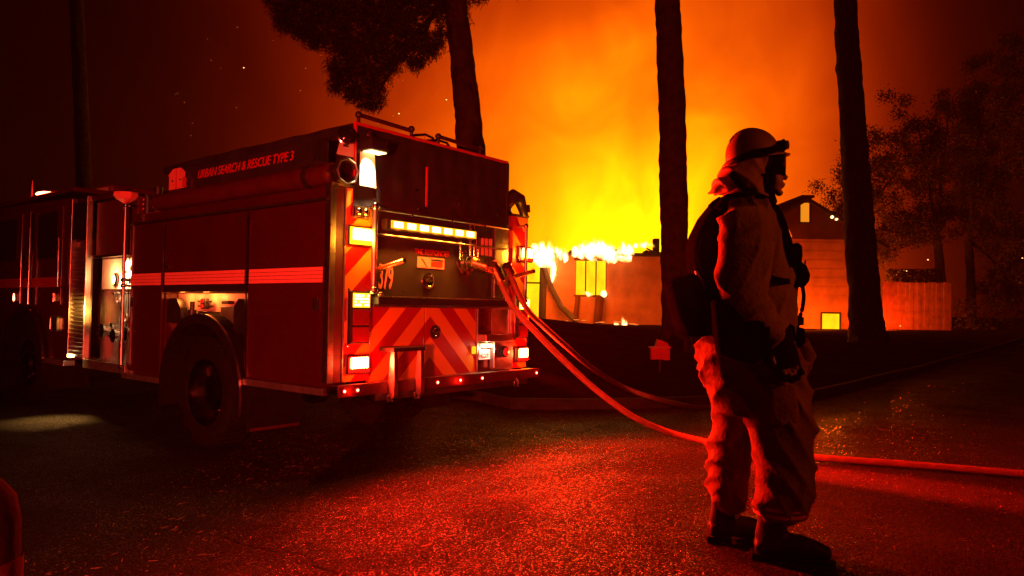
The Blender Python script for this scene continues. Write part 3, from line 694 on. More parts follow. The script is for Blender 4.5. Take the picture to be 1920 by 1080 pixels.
# ---- pump panel bay
PB = rect('pump_panel', (.16, 2.34, 3.45, 4.52, .6, 2.5), 'brushed')
rect('pump_roof', (.02, 2.48, 3.44, 4.56, 2.5, 2.56), 'red_paint', T, .01)
rect('pump_sill', (-.01, .16, 3.45, 4.54, .56, .66), 'alu')
for i in range(9): rect('tread', (.0, .15, 3.48 + i * .115, 3.57 + i * .115, .661, .667), 'chrome', T, .001)
rect('panel_upper', (.08, .16, 3.46, 4.5, 1.86, 2.48), 'dark_red_tube', T, .006)
rect('panel_hood', (.03, .159, 3.47, 4.5, 1.83, 1.855), 'chrome', T, .004)
for (y, z, r) in ((3.65, 1.7, .05), (3.65, 1.56, .05), (3.82, 1.7, .045), (3.82, 1.56, .045), (4.0, 1.35, .04), (3.62, 1.2, .06), (3.8, 1.15, .05)):
    g = MB().lathe([(r, 0), (r, .03), (r * .85, .035), (r * .8, .02), (0, .02)], Matrix.Translation((.155, y, z)) @ Matrix.Rotation(R_(-90), 4, 'Y'), 20).build('gauge', 'chrome', T, True)
    MB().lathe([(r * .78, .022), (0, .023)], Matrix.Translation((.155, y, z)) @ Matrix.Rotation(R_(-90), 4, 'Y'), 20).build('dial', 'white_decal', g)
for (y, z) in ((3.6, .98), (3.9, .95), (4.2, 1.0)):
    g = MB().lathe([(.09, 0), (.09, .02), (.06, .03), (.06, .08), (.075, .085), (.075, .11), (0, .115)], Matrix.Translation((.155, y, z)) @ Matrix.Rotation(R_(-90), 4, 'Y'), 24).build('discharge_cap', 'chrome', T, True)
for i in range(5):
    y = 3.56 + i * .09
    MB().cyl((.15, y, 1.42), (.06, y, 1.42), .008, 8).cyl((.06, y, 1.42), (.05, y, 1.42), .018, 10).build('valve_pull', 'black_plastic' if i % 2 else 'chrome', T, True)
lp = MB().lathe([(.07, 0), (.075, .03), (.06, .045)], Matrix.Translation((.15, 4.08, 1.58)) @ Matrix.Rotation(R_(-90), 4, 'Y'), 24).build('panel_lamp', 'chrome', T, True)
MB().lathe([(.062, .03), (.03, .05), (0, .055)], Matrix.Translation((.15, 4.08, 1.58)) @ Matrix.Rotation(R_(-90), 4, 'Y'), 24).build('lens', 'warm_lamp', lp, True)
light('panel_light', 'SPOT', 520, (1, .5, .2), (.0, 3.75, 1.8), T, aim=(.9, 0, -1), size=.03, angle=88, blend=.5)
light('panel_light', 'POINT', 9, (1, .45, .15), (.03, 4.08, 1.62), T, size=.03)
# ground light under the cab step
light('ground_light', 'SPOT', 170, (1, .5, .12), (-.06, 4.6, .9), T, aim=(-.3, -.2, -1), size=.1, angle=64, blend=.9)
rect('ground_lamp', (-.03, .02, 4.85, 4.95, .66, .7), 'warm_lamp', T, .004)
rect('instrument_panel', (.14, .158, 3.5, 4.46, 1.47, 1.82), 'panel_cream')
MB().cyl((-.04, 3.47, .62), (-.04, 3.47, 2.38), .019, 12).build('grab_rail', 'brushed', T, True)
for z in (.64, 1.5, 1.56, 2.36): MB().cyl((-.04, 3.47, z), (.08, 3.47, z), .016, 8).ball((-.04, 3.47, z), .03).build('rail_bracket', 'chrome', T, True)
mh = MB().lathe([(.02, -.12), (.03, -.05), (.1, -.01), (.13, .03), (.12, .06), (0, .065)], Matrix.Translation((-.02, 3.52, 2.44)), 8).build('deck_nozzle', 'silk_red', T)
MB().cyl((.1, 3.5, 2.2), (.1, 3.5, 2.45), .02, 10).build('nozzle_stem', 'dark_metal', T)
# ---- louvred panel and cab
rect('louvre_backing', (.06, .08, 4.56, 5.02, .66, 2.04), 'dark_metal')
for x0, x1 in ((4.555, 4.575), (5.0, 5.02)): rect('louvre_frame', (-.005, .06, x0, x1, .66, 2.56), 'brushed')
for i in range(27):
    z = .70 + i * .0485
    MB().prism([(4.577, 0), (4.998, 0), (4.998, .012), (4.577, .012)], 0, .05, 'x').build('louvre_slat', 'alu', T)
    o = bpy.context.scene.collection.objects[-1]; o.location = (.005, 0, z); o.rotation_euler = (0, R_(38), 0)
rect('louvre_window', (.0, .06, 4.58, 4.995, 2.06, 2.5), 'glass_dark')
light('louvre_fill_light', 'SPOT', 200, (1, .42, .06), (-.15, 4.2, 1.25), T, aim=(.3, .55, -.05), size=.04, angle=50)  # added warm spot that brightens the slats; no fixture stands here
cabside = [(5.03, .62), (5.03, 2.5), (5.1, 2.58), (8.2, 2.66), (8.5, 2.5), (8.75, 1.6), (8.8, .62), (7.23, .62), (7.18, .9), (6.95, 1.14), (6.45, 1.25), (5.95, 1.14), (5.72, .9), (5.67, .62)]
MB().prism(cabside, .02, .45, 'x').build('cab_side', 'red_paint', T); MB().prism(cabside, 2.05, 2.48, 'x').build('cab_side', 'red_paint', T)
MB().box(.45, 2.05, 5.06, 8.45, 1.3, 2.56).box(.45, 2.05, 8.0, 8.78, .62, 1.5).build('cab_core', 'dark_red_tube', T)
rect('cab_roof', (.02, 2.48, 5.05, 8.25, 2.66, 2.72), 'red_paint', T, .02)
rect('windscreen', (.15, 2.35, 8.52, 8.56, 1.55, 2.45), 'glass_dark')
rect('front_bumper', (-.05, 2.55, 8.9, 9.3, .5, .8), 'chrome', T, .03)
for y0, y1 in ((5.45, 6.1), (6.85, 7.6)):
    d = rect('cab_door', (.004, .02, y0 - .15, y1 + .12, 1.28, 2.5), 'red_paint', T, .006)
    rect('window', (-.004, .0035, y0, y1, 1.86, 2.44), 'glass_dark', d, .001)
    MB().cyl((-.03, y0 - .03, 1.32), (-.03, y0 - .03, 1.42), .014, 8).box(-.03, .0, y0 - .05, y0 - .01, 1.32, 1.42, .006).build('handle', 'chrome', d)
for (y, z0, z1) in ((5.28, 1.5, 2.1), (6.25, 1.28, 2.48), (6.55, 1.5, 2.0)):
    o = MB().cyl((-.04, y, z0), (-.04, y, z1), .016, 10).build('cab_grab_rail', 'chrome', T, True)
    for z in (z0, z1): MB().cyl((-.04, y, z), (.01, y, z), .014, 8).build('stanchion', 'chrome', o)
for side in (0,):
    for k in range(4): rect('reflective_stripe', (-.001, .003, 5.3, 8.5, 1.5 + k * .031, 1.527 + k * .031), 'tape_line', T, 0)
MB().box(-.012, .018, 5.34, 5.56, .95, 1.14, .03).build('battery_cover', 'brushed', T)
rect('cab_step', (-.03, .1, 5.05, 5.62, .55, .61), 'alu')
bc = MB().lathe([(.09, 0), (.09, .02), (.075, .05), (0, .07)], Matrix.Translation((.2, 6.45, 2.72)), 20).build('roof_beacon', 'chrome', T, True)
MB().ball((.2, 6.45, 2.76), .14, (.9, 1.1, .3)).build('lens', 'red_led', bc, True)
light('roof_beacon_light', 'POINT', 6, RC, (.05, 6.45, 2.86), T, size=.05)
MB().cyl((.3, 7.3, 2.72), (.3, 7.3, 3.05), .02, 8, .004).build('whip_antenna', 'silk_red', T)
MB().box(.5, 2.0, 5.2, 6.1, 2.72, 2.84, .04).build('roof_unit', 'dark_red_tube', T)
# ---- hoses
def world(x, y, z): return TO + TX * x + TY * y + Vector((0, 0, z))
def spline(pts, n=14):
    pts = [Vector(p) for p in pts]; outp = []
    for i in range(len(pts) - 1):
        p0, p1, p2, p3 = pts[max(i - 1, 0)], pts[i], pts[i + 1], pts[min(i + 2, len(pts) - 1)]
        for k in range(n):
            t = k / n; outp.append(.5 * ((2 * p1) + (-p0 + p2) * t + (2 * p0 - 5 * p1 + 4 * p2 - p3) * t * t + (-p0 + 3 * p1 - 3 * p2 + p3) * t ** 3))
    outp.append(pts[-1]); return outp
def G(px, py, r=.03):
    d = ray(px, py); Y = 5.0
    lo, hi = 1.0, 60.0
    for _ in range(50):
        mid = (lo + hi) / 2; p = CAM + d * (mid / d.y)
        if p.z > hgt(p.x, p.y) + r: lo = mid
        else: hi = mid
    p = CAM + d * (lo / d.y); return p
def P_(px, py, Y): return at(px, py, Y)
HR = .028
c0 = world(1.68, -.25, 1.69)
h1 = [c0, P_(960, 572, 6.75), P_(1010, 628, 6.72), P_(1060, 679, 6.75), P_(1120, 733, 6.8), P_(1190, 783, 6.85), P_(1260, 812, 6.88), G(1335, 830), G(1420, 846), G(1530, 858), G(1700, 871), G(1920, 889), G(2100, 905), G(2400, 935)]
def hose(name, pts, label):
    sp = spline(pts); o = MB().tube(sp, HR, 12).build(name, 'hose', None, True); tag(o, label, 'hose', 'fire hoses coupled to the engine'); return o
ho = hose('fire_hose', h1, 'nearer fire hose, sagging from the coupling and running behind the firefighter to the right edge')
d0 = (Vector(h1[1]) - c0).normalized()
MB().cyl(c0 - d0 * .05, c0 + d0 * .06, .052, 10).cyl(c0 + d0 * .06, c0 + d0 * .14, .044, 16).build('coupling', 'brass', ho, True)
for k in (-1, 1):
    MB().box(-.015, .015, -.02, .02, -.02, .02).build('coupling_lug', 'brass', ho); o = COL.objects[-1]; o.location = c0 + d0 * .0 + Vector((0, 0, .055 * k))
c1 = world(1.72, -.3, 1.66) + Vector((.06, .1, .03))
h2 = [c1, P_(985, 575, 7.2), P_(1020, 612, 7.3), P_(1060, 648, 7.5), P_(1110, 690, 7.9), P_(1170, 726, 8.3), P_(1240, 750, 8.6), G(1310, 763), G(1380, 758), G(1450, 748), G(1540, 731), G(1640, 708), G(1780, 679), G(1925, 650), G(2100, 632)]
ho2 = hose('fire_hose', h2, 'farther fire hose, lying behind the nearer one and fading into the dark road')
d1 = (Vector(h2[1]) - c1).normalized()
MB().cyl(c1 - d1 * .05, c1 + d1 * .05, .05, 10).build('coupling', 'brass', ho2, True)
#PART3
# ------------------------------------------------------------------ firefighter
PY = 3.5
PB0 = Vector((1.15, PY, .0)); PB0.z = hgt(1.15, PY)
def pl(px, py, dy=0.0):
    v = at(px, py, PY); v = v - PB0; v.y = dy; return v
S_ = PY / F
def pl2(px, py, dy=0.0):
    v = at(px, py, PY + dy) - PB0; v.y = dy; return v
def solid(name, parts, voxel, material, parent, disp=None, smooth=2, keep=None):
    """join closed lofted shapes into one continuous skin, then add cloth folds"""
    mb = MB()
    for f in parts: f(mb)
    me = mb.mesh(name + '_raw'); o = bpy.data.objects.new('tmp', me); COL.objects.link(o)
    md = o.modifiers.new('r', 'REMESH'); md.mode = 'VOXEL'; md.voxel_size = voxel
    if smooth:
        ms = o.modifiers.new('s', 'SMOOTH'); ms.iterations = smooth; ms.factor = .5
    dg = bpy.context.evaluated_depsgraph_get(); dg.update()
    m2 = bpy.data.meshes.new_from_object(o.evaluated_get(dg)); bpy.data.objects.remove(o)
    m2.name = name
    if disp:
        m2.update(); ns = [v.normal.copy() for v in m2.vertices]
        for v, n_ in zip(m2.vertices, ns): v.co = v.co + n_ * disp(v.co, n_)
    m2.materials.clear()
    return link(name, m2, material, parent, smooth=True)
def limb(pts, rs, ysc=1.0, seg=20, lat=(0, 1, 0)):
    """closed loft through pts; rs radius in the x-z plane, lateral radius = rs*ysc (or list)"""
    pts = [Vector(p) for p in pts]; n = len(pts)
    def f(mb):
        rings = []
        for i, p in enumerate(pts):
            t = (pts[min(i + 1, n - 1)] - pts[max(i - 1, 0)]).normalized()
            L = Vector(lat); L = (L - t * t.dot(L)).normalized(); N = t.cross(L)
            y_ = ysc[i] if isinstance(ysc, (list, tuple)) else ysc
            rings.append([mb.bm.verts.new(p + N * math.cos(k * 2 * math.pi / seg) * rs[i] + L * math.sin(k * 2 * math.pi / seg) * rs[i] * y_) for k in range(seg)])
        for i in range(n - 1):
            for k in range(seg): k2 = (k + 1) % seg; mb.bm.faces.new((rings[i][k], rings[i][k2], rings[i + 1][k2], rings[i + 1][k]))
        mb.bm.faces.new(rings[0]); mb.bm.faces.new(list(reversed(rings[-1])))
    return f
def ringsh(rows, seg=28):
    """horizontal rings: (px centre, py, half width px, lateral half width m, lateral centre)"""
    def f(mb):
        rings = []
        for (cx, py, hw, lw, ly) in rows:
            c = pl2(cx, py, ly); a = hw * (PY + ly) / F
            rings.append([mb.bm.verts.new(c + Vector((math.cos(k * 2 * math.pi / seg) * a, math.sin(k * 2 * math.pi / seg) * lw, 0))) for k in range(seg)])
        for i in range(len(rings) - 1):
            for k in range(seg): k2 = (k + 1) % seg; mb.bm.faces.new((rings[i][k], rings[i][k2], rings[i + 1][k2], rings[i + 1][k]))
        mb.bm.faces.new(rings[0]); mb.bm.faces.new(list(reversed(rings[-1])))
    return f
def blob(c, r, sc=(1, 1, 1)):
    return lambda mb: mb.ball(c, r, sc, 3)
def ridge(p, sc, seed): return 1 - abs(noise.noise(Vector((p.x * sc[0], p.y * sc[1], p.z * sc[2] + seed)))) * 2.2
def folds(amp, seed, tilt=.6, fine=.004):
    def d(p, n_):
        q = Vector((p.x, p.y, p.z + tilt * p.x + .35 * p.y))
        w = noise.noise_vector(q * 2.6 + Vector((seed, 0, 0))) * .16
        c = q + w
        m1 = max(.15, .55 + 1.3 * noise.noise(p * 4.2 + Vector((0, seed, 0))))
        cr1 = (1 - abs(math.sin(c.z * 24 + c.x * 7 + seed))) ** 1.6
        c2 = p + w * .8; m2 = max(.1, .45 + 1.3 * noise.noise(p * 5 + Vector((seed, 0, 4))))
        cr2 = (1 - abs(math.sin((c2.x * 1.0 - c2.z * .45 + c2.y * .6) * 24 + seed * 2))) ** 2
        return amp * (m1 * cr1 * .9 + m2 * cr2 * .55 + .5 * noise.noise(p * 3 + Vector((seed, 1, 1)))) - amp * .3
    return d
FF = empty('person', PB0)
tag(FF, 'firefighter in helmet, goggles and loose turnout clothes standing in profile, watching the fire', 'person')
# ---- continuous body: head, neck, trunk, arms with fingers, legs, feet
hc = pl(1418, 318)
def handparts(w, e, fwd_, sgn):
    """palm + five fingers hanging, slightly curled; w wrist point, fwd_ hand direction"""
    out_ = []; f = Vector(fwd_).normalized(); side = Vector((f.z, 0, -f.x)).normalized()   # across the palm
    inn = Vector((0, -sgn, 0))
    out_.append(limb([w - f * .03, w, w + f * .05, w + f * .095], [.026, .03, .043, .042], .55, 14))
    base = w + f * .09
    for i, (o_, ln, r) in enumerate(((.032, .072, .0105), (.011, .082, .011), (-.011, .077, .0105), (-.031, .06, .0095))):
        b0 = base + side * o_ - f * .015
        p1 = b0 + f * ln * .5; p2 = p1 + (f * .75 + inn * .65).normalized() * ln * .38; p3 = p2 + (f * .35 + inn * .94).normalized() * ln * .32
        out_.append(limb([b0, p1, p2, p3], [r * 1.15, r * 1.05, r * .98, r * .75], 1, 10))
    t0 = w + f * .025 + side * .035; t1 = t0 + (side * .7 + f * .8 + inn * .3).normalized() * .045; t2 = t1 + (f * .95 + inn * .4).normalized() * .035
    out_.append(limb([w + f * .01 + side * .015, t0, t1, t2], [.018, .016, .013, .01], 1, 10))
    return out_
wr = pl2(1466, 640, -.26); wl = pl2(1462, 640, .27)
bp = [
    blob(pl(1413, 302), .1, (1.02, .8, 1.02)), limb([pl(1425, 300), pl(1436, 335), pl(1447, 358)], [.095, .075, .04], .75),
    limb([pl(1462, 322), pl(1474, 334), pl(1471, 337)], [.012, .013, .009], 1.1, 12),            # nose
    blob(pl(1469, 345.5), .012, (.7, 1.9, .45)), blob(pl(1467, 350), .013, (.7, 1.7, .5)), blob(pl(1461, 362), .02, (.9, 1.2, .8)), limb([pl(1446, 328), pl(1451, 345), pl(1447, 358)], [.045, .042, .032], 1.35),
    blob(pl(1466, 308), .014, (.8, 1, .6)),
    limb([pl(1412, 330), pl(1408, 385), pl(1408, 420)], [.062, .065, .08], 1),
    ringsh([(1404, 398, 40, .14, 0), (1406, 430, 44, .19, 0), (1412, 500, 44, .18, 0), (1415, 580, 46, .16, 0), (1412, 650, 48, .17, 0), (1412, 720, 46, .17, 0)]),
    limb([pl2(1398, 415, -.15), pl2(1395, 440, -.22), pl2(1394, 560, -.26), pl2(1425, 600, -.26), wr], [.06, .06, .05, .045, .028], 1),
    limb([pl2(1402, 415, .15), pl2(1400, 440, .22), pl2(1402, 560, .27), pl2(1430, 600, .28), wl], [.06, .06, .05, .045, .028], 1),
    limb([pl2(1418, 700, -.1), pl2(1450, 830, -.12), pl2(1465, 985, -.13)], [.09, .07, .045], 1), limb([pl2(1400, 700, .1), pl2(1380, 830, .12), pl2(1368, 970, .13)], [.09, .07, .045], 1),
    limb([pl2(1460, 1010, -.13), pl2(1520, 1024, -.15)], [.04, .035], 1.1), limb([pl2(1365, 1010, .13), pl2(1405, 1020, .13)], [.04, .035], 1.1),
] + handparts(wr, None, (.25, 0, -1), 1) + handparts(wl, None, (.3, 0, -1), -1)
for sy in (-1, 1):
    bp.append(blob(pl(1415, 325, .083 * sy), .028, (.7, .35, 1.1)))   # ears
body_o = solid('body', bp, .0065, 'skin', FF)
for sy in (-1, 1):
    e = MB().ball(pl(1463, 317, .032 * sy), .012).build('eye', 'white_decal', FF, True)
# ---- trousers
tr = [
    ringsh([(1405, 600, 68, .2, 0), (1402, 645, 90, .22, 0), (1412, 700, 98, .22, 0), (1422, 745, 92, .22, 0), (1426, 775, 84, .2, 0)]),
    ringsh([(1445, 700, 66, .13, -.1), (1457, 750, 63, .14, -.12), (1462, 800, 62, .14, -.125), (1469, 850, 57, .13, -.13), (1470, 900, 52, .125, -.13), (1466, 935, 50, .12, -.13), (1465, 955, 45, .11, -.13), (1465, 972, 40, .1, -.13)]),
    ringsh([(1372, 690, 60, .13, .1), (1378, 740, 46, .13, .12), (1383, 790, 44, .13, .125), (1373, 850, 42, .125, .13), (1366, 900, 38, .12, .13), (1366, 935, 34, .11, .13), (1370, 955, 28, .09, .13)]),
]
solid('trousers', tr, .011, 'pants', FF, folds(.026, 3.1), 2)
for (x, y, hw, dy, sg) in ((1455, 955, 44, -.13, 1), (1368, 945, 30, .13, 1)):
    for k in range(2):
        MB().lathe([(hw * S_ * 1.05, -.008), (hw * S_ * 1.05, .008)], Matrix.Translation(pl2(x + 8, y - 8 + k * 12, dy)) @ Matrix.Diagonal((1, .98, 1, 1)), 24).build('cuff_stripe', 'silk_red', FF, True)
# cargo pocket on the near thigh and the far one
solid('cargo_pocket', [limb([pl2(1466, 722, -.245), pl2(1469, 760, -.255), pl2(1474, 796, -.25)], [.07, .078, .066], .33, 8)], .008, 'pants', FF, folds(.01, 4.4), 3)
solid('pocket_flap', [limb([pl2(1500, 640, .12), pl2(1510, 670, .13), pl2(1503, 705, .12)], [.045, .05, .03], 1.2)], .01, 'pants', FF, folds(.006, 8.1), 2)
# ---- coat
ct = [
    ringsh([(1405, 372, 34, .1, 0), (1402, 388, 50, .19, 0), (1403, 410, 56, .21, 0), (1408, 445, 62, .2, 0), (1414, 490, 66, .19, 0), (1419, 535, 69, .19, 0), (1424, 580, 71, .2, 0), (1420, 620, 70, .215, 0), (1412, 655, 70, .215, 0)]),
    limb([pl2(1400, 400, -.15), pl2(1395, 425, -.235), pl2(1398, 470, -.285), pl2(1396, 525, -.29), pl2(1400, 570, -.285), pl2(1428, 605, -.27), pl2(1458, 632, -.262)], [.09, .125, .132, .118, .105, .09, .072], [1, .8, .72, .7, .75, .8, .85]),
    limb([pl2(1403, 400, .15), pl2(1400, 425, .235), pl2(1402, 470, .285), pl2(1405, 525, .29), pl2(1412, 570, .285), pl2(1432, 605, .28), pl2(1455, 630, .27)], [.09, .12, .12, .11, .1, .085, .07], [1, .8, .72, .7, .75, .8, .85]),
]
solid('coat', ct, .011, 'coat', FF, folds(.03, 11.7, -.5), 2)
# ---- gloves
for w, sg, f in ((wr, 1, (.25, 0, -1)), (wl, -1, (.3, 0, -1))):
    def grow(fn): return fn
    gp = []
    f_ = Vector(f).normalized(); side = Vector((f_.z, 0, -f_.x)).normalized(); inn = Vector((0, -sg, 0))
    gp.append(limb([w - f_ * .05, w, w + f_ * .05, w + f_ * .115], [.06, .05, .058, .055], .65, 16))
    base = w + f_ * .1
    for (o_, ln, r) in ((.042, .08, .017), (.014, .092, .0175), (-.015, .086, .017), (-.042, .068, .0155)):
        b0 = base + side * o_ - f_ * .01
        p1 = b0 + f_ * ln * .5; p2 = p1 + (f_ * .75 + inn * .65).normalized() * ln * .4; p3 = p2 + (f_ * .35 + inn * .94).normalized() * ln * .34
        gp.append(limb([b0, p1, p2, p3], [r * 1.05, r, r * .95, r * .75], 1, 10))
    t0 = w + f_ * .03 + side * .052; t1 = t0 + (side * .7 + f_ * .8 + inn * .3).normalized() * .05; t2 = t1 + (f_ * .95 + inn * .4).normalized() * .04
    gp.append(limb([w + f_ * .01 + side * .02, t0, t1, t2], [.026, .024, .02, .016], 1, 10))
    solid('glove', gp, .006, 'glove', FF, lambda p, n_: .002 * noise.noise(p * 40), 1)
# ---- boots
def boot(px, py, dy, yaw):
    b = empty('boot', pl2(px, py, dy), yaw, FF)
    b.location.z = 0.0
    up = [limb([(-.02, 0, .3), (-.02, 0, .2), (-.03, 0, .12), (-.03, 0, .05)], [.07, .068, .068, .068], .82), limb([(-.1, 0, .055), (0, 0, .075), (.09, 0, .07), (.17, 0, .055), (.225, 0, .045)], [.03, .06, .055, .042, .026], [1.4, .85, .95, 1.15, 1.5])]
    solid('upper', up, .008, 'boot', b, lambda p, n_: .003 * noise.noise(p * 22), 2)
    sole = [(-.115, -.035), (-.115, .035), (-.08, .048), (.02, .042), (.12, .056), (.2, .05), (.245, .025), (.245, -.02), (.2, -.046), (.12, -.052), (.02, -.04), (-.08, -.046)]
    so = MB().prism(sole, -.002, .022, 'z').prism([(a if a < -.02 else -.02, c) for a, c in sole if a < .03], .0, .03, 'z').build('sole', 'black_rubber', b)
    for k in range(5):
        z = .1 + k * .035; MB().cyl((.02 - k * .004, -.03, z), (.02 - k * .004, .03, z), .004, 6).build('lace', 'nylon', b)
boot(1458, 1040, -.13, R_(-12)); boot(1368, 1030, .13, R_(-3))
# ---- hood / shroud
sh_ = [ringsh([(1402, 296, 40, .1, 0), (1393, 325, 44, .112, 0), (1388, 345, 50, .128, 0), (1384, 362, 54, .14, 0)]),
       limb([pl(1385, 318), pl(1360, 340), pl(1332, 362)], [.06, .05, .012], [1.5, 2.2, 6]),
       limb([pl(1430, 372, 0), pl(1405, 372, 0), pl(1385, 370, 0)], [.03, .035, .03], 3.6)]
solid('neck_shroud', sh_, .0075, 'shroud', FF, folds(.02, 21.3, 1.4), 2)
MB().tube(spline([pl2(1372, 325, -.11), pl2(1392, 350, -.14), pl2(1412, 366, -.13), pl2(1430, 370, -.085), pl2(1434, 352, -.08), pl2(1432, 325, -.095)], 8), .017, 10).build('chin_strap', 'nylon', FF, True)
solid('balaclava', [limb([pl(1424, 318), pl(1431, 345), pl(1434, 364)], [.082, .066, .047], 1.12), limb([pl(1420, 352), pl(1422, 385)], [.07, .09], 1.1)], .007, 'nylon', FF, folds(.006, 5.5), 2)
# ---- helmet
HM = empty('helmet', pl(1411, 292), 0, FF); HM.rotation_euler = (0, R_(-9), 0)
prof = [(.128 * math.cos(a), .132 * math.sin(a)) for a in [R_(x) for x in (0, 8, 18, 30, 42, 55, 67, 78, 86, 90)]]
prof[-1] = (0, .132)
MB().lathe([(.122, -.012), (.128, -.012)] + prof, Matrix.Diagonal((1, .86, 1, 1)), 40).build('shell', 'helmet', HM, True)
br = MB(); seg = 48; inn_, outr, low = [], [], []
for k in range(seg):
    a = k * 2 * math.pi / seg; c, s_ = math.cos(a), math.sin(a)
    ex = .012 + (.036 if c > .5 else 0) * (c - .5) * 2 + (.014 * max(0, -c))
    inn_.append(br.bm.verts.new((.126 * c, .108 * s_, -.006))); outr.append(br.bm.verts.new(((.128 + ex) * c, (.108 + ex * .6) * s_, -.02 - .012 * max(0, -c)))); low.append(br.bm.verts.new(((.128 + ex) * c, (.108 + ex * .6) * s_, -.025 - .012 * max(0, -c))))
for k in range(seg):
    j = (k + 1) % seg; br.bm.faces.new((inn_[k], inn_[j], outr[j], outr[k])); br.bm.faces.new((outr[k], outr[j], low[j], low[k])); br.bm.faces.new((low[k], low[j], inn_[j], inn_[k]))
br.build('brim', 'helmet', HM, True)
MB().tube([(-.1 + .02 * i, 0, .132 * math.sqrt(max(.02, 1 - ((-.1 + .02 * i) / .128) ** 2)) + .001) for i in range(11)], .004, 8).build('crest_ridge', 'helmet', HM, True)
st_pts = [pl(1462, 272, -.05), pl(1440, 287, -.1), pl(1418, 294, -.117), pl(1395, 298, -.113), pl(1374, 306, -.085), pl(1363, 312, 0), pl(1374, 306, .085), pl(1395, 298, .113), pl(1418, 294, .117), pl(1440, 287, .1), pl(1462, 272, .05)]
sb = MB(); sp = spline(st_pts, 6); rr = []
for i, p in enumerate(sp):
    o_ = Vector((p.x - pl(1411, 292).x, p.y, 0)).normalized() * .005; h_ = .018
    rr.append([sb.bm.verts.new(p + o_ + Vector((0, 0, h_))), sb.bm.verts.new(p + o_ - Vector((0, 0, h_))), sb.bm.verts.new(p - o_ - Vector((0, 0, h_))), sb.bm.verts.new(p - o_ + Vector((0, 0, h_)))])
for i in range(len(rr) - 1):
    for k in range(4): sb.bm.faces.new((rr[i][k], rr[i][(k + 1) % 4], rr[i + 1][(k + 1) % 4], rr[i + 1][k]))
sb.build('goggle_strap', 'nylon', FF, True)
hl = MB().cyl(pl(1458, 273, 0), pl(1473, 272, 0), .026, 16).box(*[0] * 6) if False else MB().cyl(pl(1457, 274, 0), pl(1471, 272.5, 0), .027, 16).cyl(pl(1450, 276, 0), pl(1457, 274, 0), .02, 12)
HL = hl.build('headlamp', 'black_plastic', FF, True)
MB().cyl(pl(1472.5, 272, 0), pl(1477, 271.5, 0), .022, 16).build('lens', 'lens_clear', HL, True)
# goggles
def garc(r0_, z0, z1, a0, a1, cx, n=16, th=.006, ysq=.85):
    mb = MB(); rows = []
    c = pl(cx, 307)
    for i in range(n + 1):
        a = R_(a0 + (a1 - a0) * i / n)
        rows.append([mb.bm.verts.new(c + Vector((math.cos(a) * rr_, math.sin(a) * rr_ * ysq, zz))) for rr_, zz in ((r0_, z0), (r0_, z1), (r0_ + th, z1), (r0_ + th, z0))])
    for i in range(n):
        for k in range(4): mb.bm.faces.new((rows[i][k], rows[i][(k + 1) % 4], rows[i + 1][(k + 1) % 4], rows[i + 1][k]))
    mb.bm.faces.new(rows[0]); mb.bm.faces.new(list(reversed(rows[-1]))); return mb
GG = garc(.098, -.058, -.028, -72, 72, 1431).build('goggles', 'nylon', FF, True)
garc(.098, .032, .05, -72, 72, 1431).build('frame_top', 'nylon', GG, True)
garc(.094, -.052, .045, -80, -48, 1431, th=.012).build('frame_side', 'nylon', GG, True); garc(.094, -.052, .045, 48, 80, 1431, th=.012).build('frame_side', 'nylon', GG, True)
garc(.103, -.03, .034, -34, 34, 1431, th=.002).build('lens', 'lens_clear', GG, True)
# ---- backpack with harness (worn, a thing of its own)
BP = empty('backpack', pl(1320, 560)+PB0); tag(BP, 'black harness pack with boxy shelter case worn low on the firefighter’s back'.replace('’', "'"), 'backpack')
off = pl(1320, 560)
def plb(px, py, dy=0.0): return pl2(px, py, dy) - off
def slab(name, poly, d0, d1, m, par, bev=.015):
    mb = MB(); dc = (d0 + d1) / 2 if abs(d0 + d1) > .05 else -.04
    mb.prism([(plb(a, b, dc).x, plb(a, b, dc).z) for a, b in poly], d0, d1, 'y')
    bmesh.ops.recalc_face_normals(mb.bm, faces=mb.bm.faces)
    es = [e for e in mb.bm.edges if e.calc_face_angle(0) > .25]
    if bev: bmesh.ops.bevel(mb.bm, geom=es, offset=bev, segments=3, affect='EDGES', profile=.6)
    o = mb.build(name, m, par, True); return o
slab('pack_body', [(1366, 362), (1345, 374), (1320, 405), (1302, 440), (1296, 470), (1298, 505), (1312, 530), (1330, 556), (1350, 566), (1356, 520), (1350, 440)], -.12, .12, 'nylon', BP, .04)
slab('pack_pocket', [(1340, 420), (1315, 440), (1306, 480), (1316, 515), (1350, 530)], -.15, -.115, 'nylon', BP, .015)
slab('shelter_case', [(1252, 532), (1258, 524), (1296, 513), (1306, 524), (1318, 548), (1352, 562), (1352, 624), (1300, 632), (1284, 628), (1270, 600)], -.125, .12, 'nylon', BP, .022)
slab('waist_belt', [(1335, 560), (1400, 585), (1470, 600), (1490, 612), (1492, 640), (1440, 640), (1335, 632)], -.255, -.235, 'nylon', BP, .008)
slab('waist_belt', [(1335, 560), (1400, 585), (1470, 600), (1490, 612), (1492, 640), (1440, 640), (1335, 632)], .235, .255, 'nylon', BP, .008)
slab('belt_pouch', [(1335, 562), (1400, 582), (1440, 610), (1440, 660), (1410, 684), (1345, 664)], -.34, -.25, 'nylon', BP, .02)  # pouch drawn large and black to stand in for the shaded lower coat
slab('belt_pouch', [(1470, 608), (1496, 615), (1498, 640), (1488, 652), (1468, 645)], -.12, .06, 'nylon', BP, .012)
slab('strap_buckle', [(1303, 508), (1316, 512), (1322, 540), (1314, 548), (1308, 530)], -.1, -.08, 'brushed', BP, .002)
